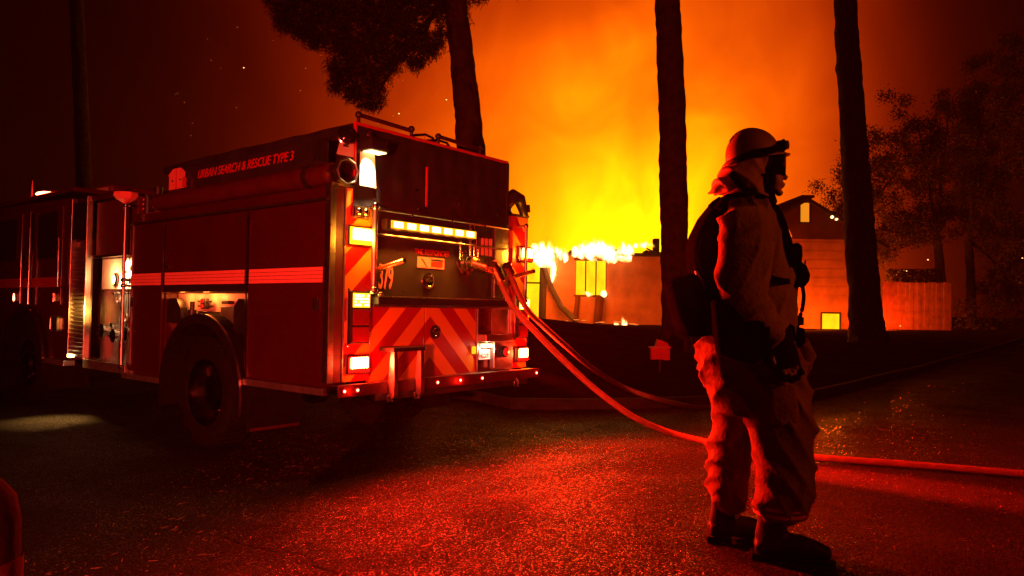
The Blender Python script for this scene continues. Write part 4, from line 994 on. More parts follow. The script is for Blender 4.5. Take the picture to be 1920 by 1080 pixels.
def strap(pts, w, par=BP, m='nylon', name='shoulder_strap'):
    sp = spline(pts, 8); mb = MB(); rows = []
    for i, p in enumerate(sp):
        t = (sp[min(i + 1, len(sp) - 1)] - sp[max(i - 1, 0)]).normalized(); L = Vector((0, 1, 0)); N = t.cross(L).normalized()
        rows.append([mb.bm.verts.new(p + L * w * a + N * .012 * b_) for a, b_ in ((-1, -1), (-1, 1), (1, 1), (1, -1))])
    for i in range(len(rows) - 1):
        for k in range(4): mb.bm.faces.new((rows[i][k], rows[i][(k + 1) % 4], rows[i + 1][(k + 1) % 4], rows[i + 1][k]))
    mb.bm.faces.new(rows[0]); mb.bm.faces.new(list(reversed(rows[-1])))
    return mb.build(name, m, par, True)
for sy in (-1, 1):
    strap([plb(1345, 392, .13 * sy), plb(1362, 372, .13 * sy), plb(1395, 366, .135 * sy), plb(1432, 374, .13 * sy), plb(1456, 400, .13 * sy), plb(1468, 430, .13 * sy), plb(1478, 465, .12 * sy), plb(1484, 500, .12 * sy)], .035)
MB().tube([plb(1350, 372, -.05), plb(1338, 380, -.06), plb(1330, 388, -.06)], .01, 8).build('drag_handle', 'nylon', BP, True)
strap([plb(1440, 520, -.236), plb(1462, 526, -.2), plb(1482, 528, -.12)], .02, name='chest_strap')
# radio chest pouch
slab('radio_pouch', [(1480, 462), (1489, 455), (1498, 462), (1499, 480), (1497, 492), (1506, 498), (1513, 515), (1511, 528), (1503, 538), (1480, 540), (1474, 500)], -.13, -.04, 'nylon', BP, .01)
MB().cyl(plb(1509, 500, -.08), plb(1510, 488, -.08), .004, 8).build('radio_aerial', 'black_plastic', BP)
MB().tube(spline([plb(1504, 535, -.08), plb(1507, 555, -.08), plb(1504, 580, -.08), plb(1497, 602, -.08), plb(1493, 625, -.08)], 6), .0095, 8).build('radio_cable', 'black_rubber', BP, True)
MB().box(-.018, .018, -.012, .012, -.02, .02, .004).build('cable_clip', 'black_plastic', BP); COL.objects[-1].location = plb(1499, 602, -.08)
MB().cyl(plb(1474, 432, -.14), plb(1480, 446, -.14), .014, 8).build('strap_clip', 'brushed', BP)
#PART4
# ------------------------------------------------------------------ burning house (left)
def hpt(px, py, Y, frame=0): return at(px, py, Y)
HY = 44.0
def ph(px, py): return at(px, py, HY)
bx0, bx1 = ph(1018, 560).x, ph(1345, 560).x; bz0 = ph(1130, 612).z - .6; bz1 = ph(1130, 478).z
BH = empty('burning_house', (ph(1130, 600).x, HY, bz0)); tag(BH, 'low house with burning roof and three tall glowing window panes behind the engine', 'house')
bo = Vector(BH.location)
def hb(mb, x0, x1, y0, y1, z0, z1, bev=0): return mb.box(x0 - bo.x, x1 - bo.x, y0 - bo.y, y1 - bo.y, z0 - bo.z, z1 - bo.z, bev)
wx0, wx1 = ph(1079, 520).x, ph(1137, 520).x; wz0, wz1 = ph(1108, 553).z, ph(1108, 489).z
w = MB()
hb(w, bx0, wx0, HY, HY + .25, bz0, bz1); hb(w, wx1, bx1, HY, HY + .25, bz0, bz1); hb(w, wx0, wx1, HY, HY + .25, bz0, wz0); hb(w, wx0, wx1, HY, HY + .25, wz1, bz1)
hb(w, bx0, bx0 + .25, HY + .25, HY + 8, bz0, bz1); hb(w, bx1 - .25, bx1, HY + .25, HY + 8, bz0, bz1)
w.build('wall', 'siding', BH)
# lap boards on the front
nb = 14
for i in range(nb):
    z = bz0 + .7 + i * (wz0 - bz0 - .75) / 8
    if z > bz1: break
    if z < wz0 - .1 or z > wz1: segs = ((bx0, bx1),)
    else: segs = ((bx0, wx0 - .15), (wx1 + .15, bx1))
    for a, b in segs:
        m_ = MB(); hb(m_, a, b, HY - .035, HY - .001, z, z + .2); m_.build('siding_board', 'siding', BH)
# corner post charred + dark slanting band + charred stains
def pp(mb, pts, r):
    return mb.tube([Vector(p) - bo for p in pts], r, 8)
def phd(px, py, d=0): return at(px, py, HY - d)
pp(MB(), [phd(1016, 470, .2), phd(1020, 500, .3), phd(1034, 540, .6), phd(1052, 575, 1.2), phd(1078, 600, 2.0)], .17).build('slanting_band', 'charred', BH)
pp(MB(), [phd(1020, 480, .1), phd(1016, 610, .1)], .22).build('corner_post', 'charred', BH)
pp(MB(), [phd(1125, 556, .12), phd(1120, 606, .3)], .26).build('scorched_board', 'siding_dark', BH)
pp(MB(), [phd(1083, 556, .12), phd(1078, 602, .3)], .14).build('scorched_board', 'siding_dark', BH)
# window: frame, mullions, panes
win = empty('window', (0, 0, 0), 0, BH)
for k in range(3):
    a = wx0 + (wx1 - wx0) * k / 3 + .03; b = wx0 + (wx1 - wx0) * (k + 1) / 3 - .03
    m_ = MB(); hb(m_, a, b, HY + .12, HY + .14, wz0, wz1); m_.build('pane', 'glow_room', win)
for k in range(4):
    x = wx0 + (wx1 - wx0) * k / 3
    m_ = MB(); hb(m_, x - .035, x + .035, HY + .02, HY + .11, wz0, wz1); m_.build('mullion', 'charred', win)
m_ = MB(); hb(m_, wx0 - .1, wx1 + .1, HY - .04, HY - .002, wz0 - .12, wz0 - .005); m_.build('sill', 'siding_dark', win)
m_ = MB(); hb(m_, wx0 - .1, wx1 + .1, HY - .04, HY - .002, wz1 + .005, wz1 + .15); m_.build('lintel', 'siding_dark', win)
# roof: sagging, low slope with broken edge
rf = MB(); nx = 60; rows = []
for i in range(nx + 1):
    t = i / nx; x = bx0 - .3 + (bx1 - bx0 + .6) * t
    sag = .5 * noise.noise((x * .8, 0, 2)) - (.9 * math.exp(-((x - bx0 - .3) / .8) ** 2)) + .15 * noise.noise((x * 4, 1, 2))
    z0_ = bz1 + .02; z1_ = max(z0_ + .06, bz1 + .55 + sag)
    rows.append([rf.bm.verts.new(Vector(p) - bo) for p in ((x, HY - .6, z0_ - .12), (x, HY - .6, z0_ + .02), (x, HY + 4, z1_ + .25 * abs(noise.noise((x * 2, 3, 1)))), (x, HY + 4, z1_ - .2))])
for i in range(nx):
    for k in range(4): rf.bm.faces.new((rows[i][k], rows[i][(k + 1) % 4], rows[i + 1][(k + 1) % 4], rows[i + 1][k]))
rf.build('roof', 'charred', BH)
for i in range(12):
    x = bx0 + .6 + i * .78; m_ = MB(); pp(m_, [(x, HY - .5, bz1 + .05), (x + random.uniform(-.2, .2), HY + 3.6, bz1 + .5 + random.uniform(-.2, .25))], .06); m_.build('rafter', 'charred', BH)
m_ = MB(); hb(m_, ph(1233, 440).x, ph(1243, 440).x, HY + 1, HY + 1.6, bz1, ph(1235, 444).z); m_.build('chimney', 'charred', BH)
# burning room beyond the left corner
m_ = MB(); hb(m_, ph(985, 520).x, bx0 - .03, HY + .9, HY + 1.1, bz0, ph(1000, 470).z); m_.build('burning_wing', 'glow_room', BH)
m_ = MB(); hb(m_, ph(985, 530).x, bx0, HY + .8, HY + .86, ph(1000, 531).z, ph(1000, 528).z); m_.build('wing_rail', 'charred', BH)
# ---- flames
def flame(name, x, y, z, w_, h_, label, seed, lean=.3, group='flames licking over the burning houses', m='flame', tongues=5):
    mb = MB().ball((lean * h_ * .3, 0, h_ * .45), 1, (w_ * .78, max(.25, w_ * .3), h_ * .95), 3); m2 = mb.mesh(name); m = 'flame_gas'
    o = link(name, m2, m, None, True); o.location = (x, y, z); tag(o, label, 'flame', group); return o
def fl(px, py, d, w_, h_, label, seed, **k):
    p = at(px, py, HY - d); return flame('flame', p.x, p.y, p.z, w_, h_, label, seed, **k)
fl(1028, 487, .75, 1.5, 1.0, 'bright flame on the left end of the burning roof, nearest the engine', 1, lean=-.5, tongues=7)
fl(1012, 470, .3, .9, .45, 'small flame blown off the roof corner just above the engine lamp', 2, lean=-1.2)
fl(1040, 516, .5, .35, 1.1, 'thin flame running down the wall below the left roof corner', 3, lean=-.2, tongues=3)
fl(1055, 484, .7, .5, .6, 'small flame between the roof corner and the window', 31, tongues=3)
fl(1077, 476, .7, .5, .45, 'short flame under the roof edge, left of the window', 4, tongues=3)
fl(1112, 477, .75, 1.9, .85, 'widest flame, on the roof edge right above the three panes', 5, lean=.25, tongues=9)
fl(1143, 484, .7, .9, .75, 'flame at the right end of the window lintel', 6, tongues=4)
fl(1172, 480, .6, 1.1, .8, 'dimmer ragged flame right of the window under the roof', 7, tongues=5, m='glow_room')
fl(1212, 462, .3, .9, .3, 'low flame on the roof edge beside the middle trunk', 8, tongues=4)
fl(1193, 462, .3, .35, .2, 'tiny flame on the roof edge left of the low one', 9, tongues=2)
fl(1155, 612, 2.2, .3, .3, 'left one of the two small fires on the grass before the house', 10, tongues=2)
fl(1168, 611, 2.2, .35, .55, 'right one of the two small fires on the grass before the house', 11, tongues=3)
fl(1092, 551, .3, .45, .22, 'flame at the foot of the left glowing pane', 12, tongues=3); fl(1103, 553, .3, .45, .25, 'flame at the foot of the middle glowing pane', 14, tongues=3); fl(1131, 553, .3, .35, .3, 'flame at the foot of the right glowing pane', 13, tongues=3)
light('fire_light', 'POINT', 1300, (1, .17, .008), at(1050, 545, HY - 3.5) + Vector((0, 0, -.3)), size=.6)
light('fire_light', 'POINT', 900, (1, .22, .012), at(1035, 500, HY - 2.2), size=.5)
light('fire_light', 'POINT', 300, (1, .2, .01), at(1162, 604, HY - 2.6), size=.2)
# glowing embers on the grass line
for i in range(16):
    px = 1040 + i * 11 + random.uniform(-4, 4); p = at(px, 600 + (px - 1040) * .05 + random.uniform(-4, 3), HY - 2.4)
    if i % 3 == 0: continue
    o = MB().ball((0, 0, 0), random.uniform(.03, .1), (2.6, 1, .5), 1).build('ember', 'ember', None); o.location = p
    tag(o, 'glowing ember lying on the grass before the burning house', 'ember', 'embers on the grass before the burning house')
# ------------------------------------------------------------------ gabled house (right)
GY = 41.0
def pg(px, py, d=0): return at(px, py, GY - d)
gh = empty('gabled_house', (pg(1508, 600).x, GY, pg(1508, 640).z - .3)); tag(gh, 'dark gabled house with glowing attic window and burning lower window, behind the firefighter', 'house')
go = Vector(gh.location)
ax = pg(1508, 372); hw_ = 4.0; ev = ax.z - 2.35
mb = MB(); mb.prism([(-hw_, 0), (hw_, 0), (hw_, ev - go.z), (0, ax.z - .1 - go.z), (-hw_, ev - go.z)], 0, 8.0, 'y'); mb.build('wall', 'siding', gh)
mb = MB(); mb.prism([(-hw_ + .02, ev - go.z + .05), (hw_ - .02, ev - go.z + .05), (0, ax.z - .12 - go.z)], -.12, -.002, 'y'); GS = mb.build('gable_boarding', 'siding_dark', gh)
for sx in (-1, 1):
    mb = MB(); mb.prism([(0, ax.z - go.z), (0, ax.z - go.z - .2), (sx * (hw_ + .5), ev - go.z - .5), (sx * (hw_ + .5), ev - go.z - .3)], -.5, 8.4, 'y'); mb.build('roof', 'shingle', gh)
MB().box(-.35, .35, -.5, 8.4, ax.z - go.z - .02, ax.z - go.z + .12).build('roof_ridge', 'shingle', gh)
def gwin(px0, px1, py0, py1, m, d):
    a, b = pg(px0, py0), pg(px1, py1); f = MB()
    x0, x1, z0, z1 = a.x - go.x, b.x - go.x, b.z - go.z, a.z - go.z
    wn_ = MB().box(x0 - .08, x0, -d - .05, -d, z0, z1).box(x1, x1 + .08, -d - .05, -d, z0, z1).box(x0 - .08, x1 + .08, -d - .05, -d, z1, z1 + .08).box(x0 - .08, x1 + .08, -d - .07, -d, z0 - .08, z0).build('window', 'charred', gh)
    MB().box(x0, x1, -d - .03, -d - .01, z0, z1).build('pane', m, wn_)
gwin(1499, 1515, 381, 417, 'glow_room_orange', .125); gwin(1541, 1573, 588, 619, 'glow_room', .005)
for i in range(12):
    z = .4 + i * .5
    if z > ev - go.z: break
    MB().box(-hw_ - .01, hw_ + .01, -.03, -.003, z, z + .478).build('siding_board', 'siding', gh) if not (pg(1558, 625).z - go.z - .55 < z < pg(1558, 585).z - go.z + .1) else MB().box(-hw_ - .01, pg(1537, 600).x - go.x, -.03, -.003, z, z + .478).build('siding_board', 'siding', gh)
def flg(px, py, d, w_, h_, label, seed, **k):
    p = at(px, py, GY - d); return flame('flame', p.x, p.y, p.z, w_, h_, label, seed, **k)
flg(1537, 634, .9, .28, .25, 'small flame on the ground left of the burning lower window', 21, tongues=2)
flg(1581, 634, .9, .3, .28, 'small flame on the ground below the window, beside the right trunk', 22, tongues=2)
flg(1590, 632, .9, .22, .4, 'small upright flame nearest the foot of the right trunk', 23, tongues=2)
flg(1578, 625, .5, .2, .15, 'tiny flame under the right corner of the lower window', 24, tongues=2)
flg(1560, 408, .7, .13, .12, 'upper one of two tiny flames on the right roof slope', 25, tongues=2); flg(1568, 412, .7, .14, .1, 'lower one of two tiny flames on the right roof slope', 26, tongues=2)
light('fire_light', 'POINT', 2600, (1, .16, .008), pg(1545, 622, 2.2), size=.4)
light('fire_light', 'POINT', 2200, (1, .13, .006), pg(1470, 600, 3), size=.4)
# ------------------------------------------------------------------ board fence (right)
FY = 42.0
fa, fb = at(1655, 622, FY), at(1784, 622, FY); fz1 = at(1700, 529, FY).z
fe = empty('board_fence', (fa.x, FY, fa.z - .3)); tag(fe, 'tall fence of upright boards lit dull red beside the right trunk', 'fence')
nbd = 18; wd = (fb.x - fa.x) / nbd
for i in range(nbd):
    zt = fz1 - (fa.z - .3) + random.uniform(-.03, .03); MB().box(i * wd + .008, (i + 1) * wd - .008, random.uniform(-.015, .015), .03, 0, zt).build('board', 'fence_wood', fe)
for z in (.5, 2.2): MB().box(0, fb.x - fa.x, .031, .09, z, z + .12).build('rail', 'fence_wood', fe)
light('fire_light', 'POINT', 900, (1, .08, .004), at(1662, 612, FY - 1.6), size=.3)
# ------------------------------------------------------------------ trees
def trunk_mesh(pts, rs, seed, seg=28):
    mb = MB(); sp = []; rr = []
    n = len(pts)
    for i in range(n - 1):
        for k in range(14):
            t = k / 14; sp.append(Vector(pts[i]).lerp(Vector(pts[i + 1]), t)); rr.append(rs[i] + (rs[i + 1] - rs[i]) * t)
    sp.append(Vector(pts[-1])); rr.append(rs[-1]); mb.tube(sp, .1, seg, rs=rr)
    c = lambda p: min(sp, key=lambda q: (q - p).length_squared)
    for v in mb.bm.verts:
        q = c(v.co); d = (v.co - q); d.z = 0
        if d.length > 0:
            a = math.atan2(d.y, d.x)
            f = .045 * abs(noise.noise((a * 4, v.co.z * .9, seed))) + .03 * noise.noise((a * 9, v.co.z * 3.2, seed)) + .012 * noise.noise((a * 20, v.co.z * 9, seed))
            v.co += d.normalized() * (f - .02) * max(.9, 1.5 * d.length / .35)
    return mb
def tuft(bm, c, dr, rnd, ln=.22, n=12, wd_=.007, spread=.9):
    for k in range(n):
        d = (dr + Vector((rnd.gauss(0, spread), rnd.gauss(0, spread), rnd.gauss(0, spread)))).normalized() * ln * rnd.uniform(.6, 1.2)
        s_ = d.cross(Vector((rnd.random(), rnd.random(), rnd.random()))).normalized() * wd_
        o_ = Vector((rnd.gauss(0, .05), rnd.gauss(0, .05), rnd.gauss(0, .05)))
        a = bm.verts.new(c + o_ + s_); b = bm.verts.new(c + o_ - s_); e = bm.verts.new(c + o_ + d); bm.faces.new((a, b, e))
def inpoly(x, y, poly):
    r = False; j = len(poly) - 1
    for i in range(len(poly)):
        if (poly[i][1] > y) != (poly[j][1] > y) and x < (poly[j][0] - poly[i][0]) * (y - poly[i][1]) / (poly[j][1] - poly[i][1]) + poly[i][0]: r = not r
        j = i
    return r
# left pine, leaning, whose boughs hang over the engine
LY = 16.0
def plt(px, py, Y=LY): return at(px, py, Y)
base = plt(893, 640); base.z = hgt(base.x, base.y) - .1
t1 = empty('pine_tree', base); tag(t1, 'leaning pine behind the engine whose dark boughs hang over its roof', 'tree')
tp = [Vector(base) - base, plt(885, 290) - base, plt(876, 200) - base, plt(868, 120) - base, plt(853, 0) - base, plt(838, -180) - base, plt(828, -420) - base]
trunk_mesh([(0, 0, 0)] + [tuple(p) for p in tp[1:]], [.42, .32, .3, .27, .25, .22, .13], 1).build('trunk', 'bark', t1, True)
crown_poly = [(495, -30), (503, 12), (520, 30), (512, 45), (540, 60), (565, 68), (580, 88), (610, 90), (635, 105), (622, 112), (615, 130), (625, 150), (620, 168), (650, 185), (668, 190), (685, 205), (712, 205), (720, 185), (722, 155), (735, 140), (755, 125), (785, 130), (795, 112), (815, 105), (828, 90), (838, 70), (880, 40), (880, -30)]
rnd = random.Random(5)
cb = MB()
boughs = [((853, 0), (700, 190)), ((853, -60), (640, 150)), ((850, -120), (560, 60)), ((850, -160), (520, 0)), ((853, -20), (780, 110)), ((850, -100), (690, 60)), ((848, -200), (470, -80))]
for a, b in boughs:
    p0 = plt(*a) - base; p1 = plt(b[0], b[1], LY + rnd.uniform(-1.2, .8)) - base; mid = (p0 + p1) / 2 + Vector((0, 0, .35))
    cb.tube(spline([p0, mid, p1], 8), .05, 7, rs=[.085 - .0043 * i for i in range(17)])
cb.build('bough', 'bark', t1, True)
cr_ = bmesh.new(); cnt = 0
hang = Vector((0, 0, -.7))
# clusters of sprays spread through the real volume of the bough ends
while cnt < 5200:
    px, py = rnd.uniform(490, 885), rnd.uniform(-30, 208)
    if not inpoly(px + rnd.gauss(0, 3), py + rnd.gauss(0, 3), crown_poly): continue
    Y = LY + rnd.uniform(-1.3, 1.0)
    if px > 835 and Y < LY: continue
    if noise.noise((px * .035, py * .035, 3.3)) > .5: continue
    tuft(cr_, at(px, py, Y) - base, hang + Vector((-.2, 0, 0)), rnd, ln=.13, n=10, wd_=.009); cnt += 1
for i in range(2600):   # crown goes on above the frame
    a = rnd.uniform(-3.4, 1.6); z = rnd.uniform(7.9, 13.5) ; rr = (14 - z) * .55
    c = Vector((tp[5].x + a * rr * .35 + rnd.gauss(0, .5), rnd.gauss(0, .35) * rr, z))
    if CAM.z + (c + base - CAM).z / (c + base - CAM).y * 16 < CAM.z + 7.0: continue
    tuft(cr_, c, hang, rnd, ln=.3, n=10, wd_=.02)
# short twigs on the right side of the trunk
for i in range(60):
    tuft(cr_, at(rnd.uniform(868, 905), rnd.uniform(-20, 8), LY) - base, hang, rnd, ln=.13, n=9, wd_=.008)
me = bpy.data.meshes.new('foliage'); cr_.to_mesh(me); cr_.free(); link('foliage', me, 'needles', t1)
# middle and right pines
def bare_pine(px_pts, Y, rs, label, seed, crown_z):
    pts = [at(px, py, Y) for px, py in px_pts]; b = pts[0].copy(); b.z = hgt(b.x, b.y) - .15
    t = empty('pine_tree', b); tag(t, label, 'tree')
    pts[0] = b.copy()
    trunk_mesh([p - b for p in pts], rs, seed).build('trunk', 'bark', t, True)
    r2 = random.Random(seed); bm = bmesh.new(); top = pts[-1] - b
    lm = MB()
    for i in range(14):
        z = top.z - 1 - i * .35; a = r2.uniform(0, 6.28); L = 1.2 + i * .16
        e = Vector((top.x + math.cos(a) * L, math.sin(a) * L, z - .3)); lm.tube([Vector((top.x, top.y, z)), (Vector((top.x, top.y, z)) + e) / 2 + Vector((0, 0, .15)), e], .04, 6, rs=[.07, .045, .02])
        for k in range(60): tuft(bm, Vector((top.x, top.y, z)).lerp(e, r2.uniform(.3, 1.1)) + Vector((r2.gauss(0, .3), r2.gauss(0, .3), r2.gauss(0, .2))), Vector((0, 0, -.4)), r2, ln=.35, n=7, wd_=.025)
    lm.build('limb', 'bark', t, True)
    me = bpy.data.meshes.new('foliage'); bm.to_mesh(me); bm.free(); link('foliage', me, 'needles', t)
    return t
k = 20 / F
bare_pine([(1268, 650), (1267, 560), (1264, 400), (1260, 200), (1252, 0), (1246, -200), (1240, -420), (1238, -700)], 20, [30 * k, 26 * k, 26 * k, 26 * k, 24 * k, 21 * k, 17 * k, 6 * k], 'thickest black pine trunk, between the burning roof and the firefighter', 2, 12)
k = 27 / F
bare_pine([(1630, 650), (1624, 600), (1613, 450), (1602, 280), (1590, 100), (1583, -20), (1574, -200), (1566, -420), (1560, -650)], 27, [42 * k, 30 * k, 28 * k, 25 * k, 22 * k, 20 * k, 18 * k, 15 * k, 5 * k], 'slightly leaning pine trunk standing between the gabled house and the board fence', 3, 14)
k = 34 / F
bare_pine([(168, 600), (160, 400), (152, 200), (143, 0), (135, -250), (130, -420)], 34, [16 * k, 14 * k, 13 * k, 12 * k, 9 * k, 4 * k], 'faint thin trunk in the smoke above the cab, at far left', 4, 14)
# leafy trees at the right
def leafy(name, trunk_px, tw, Y, crown, label, seed, n, lit=0):
    k = Y / F; pts = [at(px, py, Y) for px, py in trunk_px]; b = pts[0].copy(); b.z = min(b.z, hgt(b.x, b.y)) - .1
    t = empty(name, b); tag(t, label, 'tree')
    trunk_mesh([b - b] + [p - b for p in pts[1:]], [tw * k * (1 - .12 * i) for i in range(len(pts))], seed, 16).build('trunk', 'bark', t, True)
    r2 = random.Random(seed); bm = bmesh.new(); lm = MB()
    for (cx, cy, rx, ry) in crown:
        c = at(cx, cy, Y) - b
        lm.tube([pts[-1] - b, (pts[-1] - b + c) / 2 + Vector((0, 0, .4)), c], .1, 7, rs=[.13, .09, .04])
        clumps = [Vector((c.x + r2.gauss(0, .45) * rx * k, r2.gauss(0, .45) * rx * k, c.z + r2.gauss(0, .45) * ry * k)) for _ in range(16)]
        for i in range(n):
            q = r2.choice(clumps); p = q + Vector((r2.gauss(0, .32), r2.gauss(0, .32), r2.gauss(0, .28)))
            u = Vector((r2.gauss(0, 1), r2.gauss(0, 1), r2.gauss(0, 1))).normalized(); v = u.cross(Vector((r2.gauss(0, 1), r2.gauss(0, 1), r2.gauss(0, 1)))).normalized()
            s_ = r2.uniform(.05, .1); vs = [bm.verts.new(p + u * s_ * a_ + v * s_ * b_ * .6) for a_, b_ in ((-1, 0), (0, 1), (1, 0), (0, -1))]; bm.faces.new(vs)
    lm.build('limb', 'bark', t, True)
    me = bpy.data.meshes.new('foliage'); bm.to_mesh(me); bm.free(); link('foliage', me, 'leaves', t)
leafy('oak_tree', [(1600, 640), (1602, 520), (1606, 440)], 12, 50, [(1590, 350, 40, 40), (1580, 400, 26, 30), (1640, 300, 60, 60), (1670, 380, 60, 60), (1650, 450, 40, 50), (1700, 300, 60, 60), (1700, 440, 50, 40)], 'ragged leafy tree whose fire-lit foliage shows on both sides of the right trunk', 31, 3600)
leafy('oak_tree', [(1768, 640), (1765, 540), (1757, 440)], 10, 52, [(1740, 340, 70, 60), (1790, 400, 60, 50), (1770, 290, 70, 50), (1720, 420, 40, 40), (1720, 230, 70, 60), (1780, 200, 70, 60)], 'dark leafy tree with red-lit trunk rising over the fence end', 32, 4200)
leafy('oak_tree', [(1822, 600), (1820, 520), (1816, 450)], 9, 50, [(1830, 390, 60, 60), (1870, 330, 80, 80), (1890, 440, 70, 60), (1900, 540, 60, 50), (1840, 300, 60, 60), (1840, 210, 80, 70), (1890, 130, 80, 70)], 'dark leafy tree with a short lit trunk right of the fence', 33, 4200)
leafy('oak_tree', [(1960, 640), (1955, 520), (1950, 430)], 12, 46, [(1930, 500, 60, 60), (1960, 400, 80, 80), (1900, 250, 90, 80), (1980, 280, 100, 90)], 'black leafy tree filling the right edge of the picture', 34, 4200)
bush = bmesh.new(); r2 = random.Random(9)
for i in range(5200):
    px = r2.uniform(1662, 1765) if i % 3 else r2.uniform(1790, 1990); py = r2.uniform(505, 532) if i % 3 else r2.uniform(560, 622); p = at(px, py, 47 + r2.uniform(-1, 1))
    u = Vector((r2.gauss(0, 1), r2.gauss(0, 1), r2.gauss(0, 1))).normalized(); v = u.orthogonal().normalized(); s_ = r2.uniform(.06, .13)
    bush.faces.new([bush.verts.new(p + u * s_ * a_ + v * s_ * b_ * .6) for a_, b_ in ((-1, 0), (0, 1), (1, 0), (0, -1))])
me = bpy.data.meshes.new('shrubbery'); bush.to_mesh(me); bush.free(); tag(link('shrubbery', me, 'leaves'), 'dark mass of shrubs behind and right of the board fence', 'shrubs', kind='stuff')
light('fire_light', 'POINT', 1500, (1, .16, .01), at(1610, 520, 45.5), size=.5)
# ------------------------------------------------------------------ embers and sparks in the air
sparks = [(457, 127, 3), (358, 254, 1.5), (333, 175, 1.6), (329, 177, 1.2), (346, 192, 1.8), (361, 231, 1.5), (443, 202, 1.5), (389, 73, 1.3), (396, 113, 1.5), (414, 128, 1.2), (445, 51, 1.8), (512, 76, 1.4), (573, 128, 2), (563, 170, 2), (602, 104, 1.4), (748, 213, 3.4), (756, 151, 1.8), (804, 136, 1.8), (837, 187, 3), (709, 232, 2), (737, 217, 1.8), (794, 176, 1.2), (630, 188, 1), (760, 3, 1.8), (1740, 487, 3.6), (1695, 507, 2.2), (1700, 508, 2.6), (1681, 515, 2.4), (1684, 510, 1.6), (1688, 611, 2.6), (1917, 484, 3), (1913, 530, 1.4), (1707, 517, 1.2), (1830, 172, 1), (1868, 250, 1)]
for i, (px, py, s_) in enumerate(sparks):
    Y = 12 + (i * 7 % 9) if px < 900 else 38 + (i % 3)
    o = MB().ball((0, 0, 0), s_ * .42 * Y / F, (1, 1, .8), 1).build('ember', 'ember_hot' if s_ > 2.5 else 'ember', None); o.location = at(px, py, Y)
    own = {(457, 127): 'bright ember in the smoke, highest bright one left of the hanging boughs', (748, 213): 'bright ember just above the roof rail of the engine', (837, 187): 'bright ember beside the leaning trunk behind the engine', (1740, 487): 'brightest ember among the dark trees, above the fence boards', (1917, 484): 'bright ember at the right edge of the picture', (1688, 611): 'ember at the foot of the board fence'}.get((px, py))
    tag(o, (own or 'small glowing ember drifting in the smoky air over the engine') if px < 900 else (own or 'small glowing ember among the dark trees at the right'), 'ember', 'embers drifting over the engine' if px < 900 else 'embers among the trees at the right')
# ------------------------------------------------------------------ red marker box on the lawn, bollard
mp_ = at(1237, 674, 14.0); mp_.z = hgt(mp_.x, mp_.y) + .12
mk = empty('red_marker', mp_); tag(mk, 'small bright red house-shaped box on the dark lawn left of the middle trunk', 'marker box')
k = 14 / F; sz = at(1237, 674, 14.0).z - mp_.z
MB().box(-.016, .016, -.016, .016, -.05, max(.05, sz)).build('post', 'dark_metal', mk)
MB().prism([((a - 1237) * k, (674 - b) * k + sz) for a, b in ((1220, 674), (1219, 653), (1254, 652), (1254, 674), (1247, 675), (1236, 673))], -.09, .09, 'y').build('box', 'marker_red', mk)
MB().prism([((a - 1237) * k, (674 - b) * k + sz) for a, b in ((1217, 653), (1217, 650), (1256, 649.5), (1256, 652))], -.11, .11, 'y').build('rim', 'silk_red', mk)
MB().prism([((a - 1237) * k, (674 - b) * k + sz) for a, b in ((1228, 650), (1232, 636), (1249, 642), (1253, 649.6))], -.08, .08, 'y').build('lid', 'marker_red', mk)
b = Vector((-1.42, 1.95, 0)); b.z = hgt(b.x, b.y)
bo_ = empty('bollard', b); tag(bo_, 'dark red rounded traffic bollard cut by the left edge near the camera', 'bollard')
hh = at(0, 893, 1.95).z - b.z
MB().lathe([(.2, 0), (.2, .04), (.125, .06), (.12, .3), (.112, hh - .12), (.1, hh - .06), (.07, hh - .02), (0, hh)], Matrix.Identity(4), 36).build('post', 'bollard', bo_, True)
MB().lathe([(.1195, hh - .3), (.1215, hh - .3), (.1205, hh - .22), (.1185, hh - .22)], Matrix.Identity(4), 36).build('band', 'bollard_band', bo_, True)
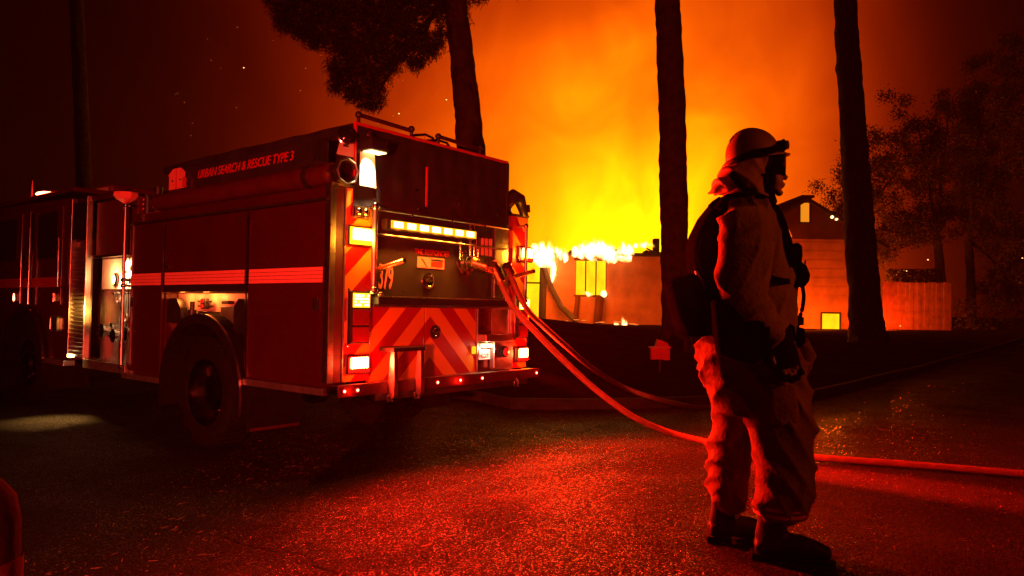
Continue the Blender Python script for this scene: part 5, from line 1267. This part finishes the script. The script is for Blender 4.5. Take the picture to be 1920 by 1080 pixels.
# ------------------------------------------------------------------ pine needles and grit on the asphalt
lt = bmesh.new(); r2 = random.Random(12)
def onroad(x, y): return hgt(x, y)
for i in range(2600):
    if i < 1900: x = r2.uniform(-2.5, 4.2); y = r2.uniform(1.8, 7.5)
    else: x = r2.gauss(1.6, .5); y = r2.gauss(3.4, .4)
    L = r2.uniform(.015, .06) * (1.6 if r2.random() < .1 else 1); a = r2.uniform(0, 3.14); z = onroad(x, y)
    w_ = r2.uniform(.0007, .0015); d = Vector((math.cos(a), math.sin(a), 0)); s_ = Vector((-d.y, d.x, 0)) * w_
    p = Vector((x, y, z + .003)); q = p + d * L * .5 + s_ * r2.uniform(-4, 4) + Vector((0, 0, r2.uniform(0, .006))); e = p + d * L + Vector((0, 0, r2.uniform(-.001, .01)))
    u = Vector((0, 0, w_))
    v = [lt.verts.new(c) for c in (p - s_, p + s_ + u, q - s_, q + s_ + u, e)]
    lt.faces.new((v[0], v[2], v[3], v[1])); lt.faces.new((v[2], v[4], v[3]))
me = bpy.data.meshes.new('pine_litter'); lt.to_mesh(me); lt.free(); tag(link('pine_litter', me, 'litter'), 'dry pine needles scattered over the asphalt', 'pine needles', kind='stuff')
gr = bmesh.new(); r2 = random.Random(22)
for i in range(15000):
    x = r2.uniform(-2.5, 4.0); y = 1.9 + 5.6 * r2.random() ** 1.3; z = onroad(x, y); s_ = r2.uniform(.0015, .0055)
    p = Vector((x, y, z)); vs = [gr.verts.new(p + Vector((r2.uniform(-1, 1), r2.uniform(-1, 1), r2.uniform(.1, 1.1))) * s_) for _ in range(4)]
    for f in ((0, 1, 2), (0, 2, 3), (0, 3, 1), (1, 3, 2)): gr.faces.new([vs[j] for j in f])
me = bpy.data.meshes.new('grit'); bmesh.ops.recalc_face_normals(gr, faces=gr.faces); gr.to_mesh(me); gr.free(); tag(link('grit', me, 'litter'), 'loose grit and chips on the asphalt', 'grit', kind='stuff')
# ------------------------------------------------------------------ smoky air
hz = MB().box(-110, 110, -32, 130, -1.5, 32).build('haze', None, None)
hz.data.materials.append(MATS['haze_air']); tag(hz, kind='stuff'); hz['label'] = 'thin smoky air over the whole street'
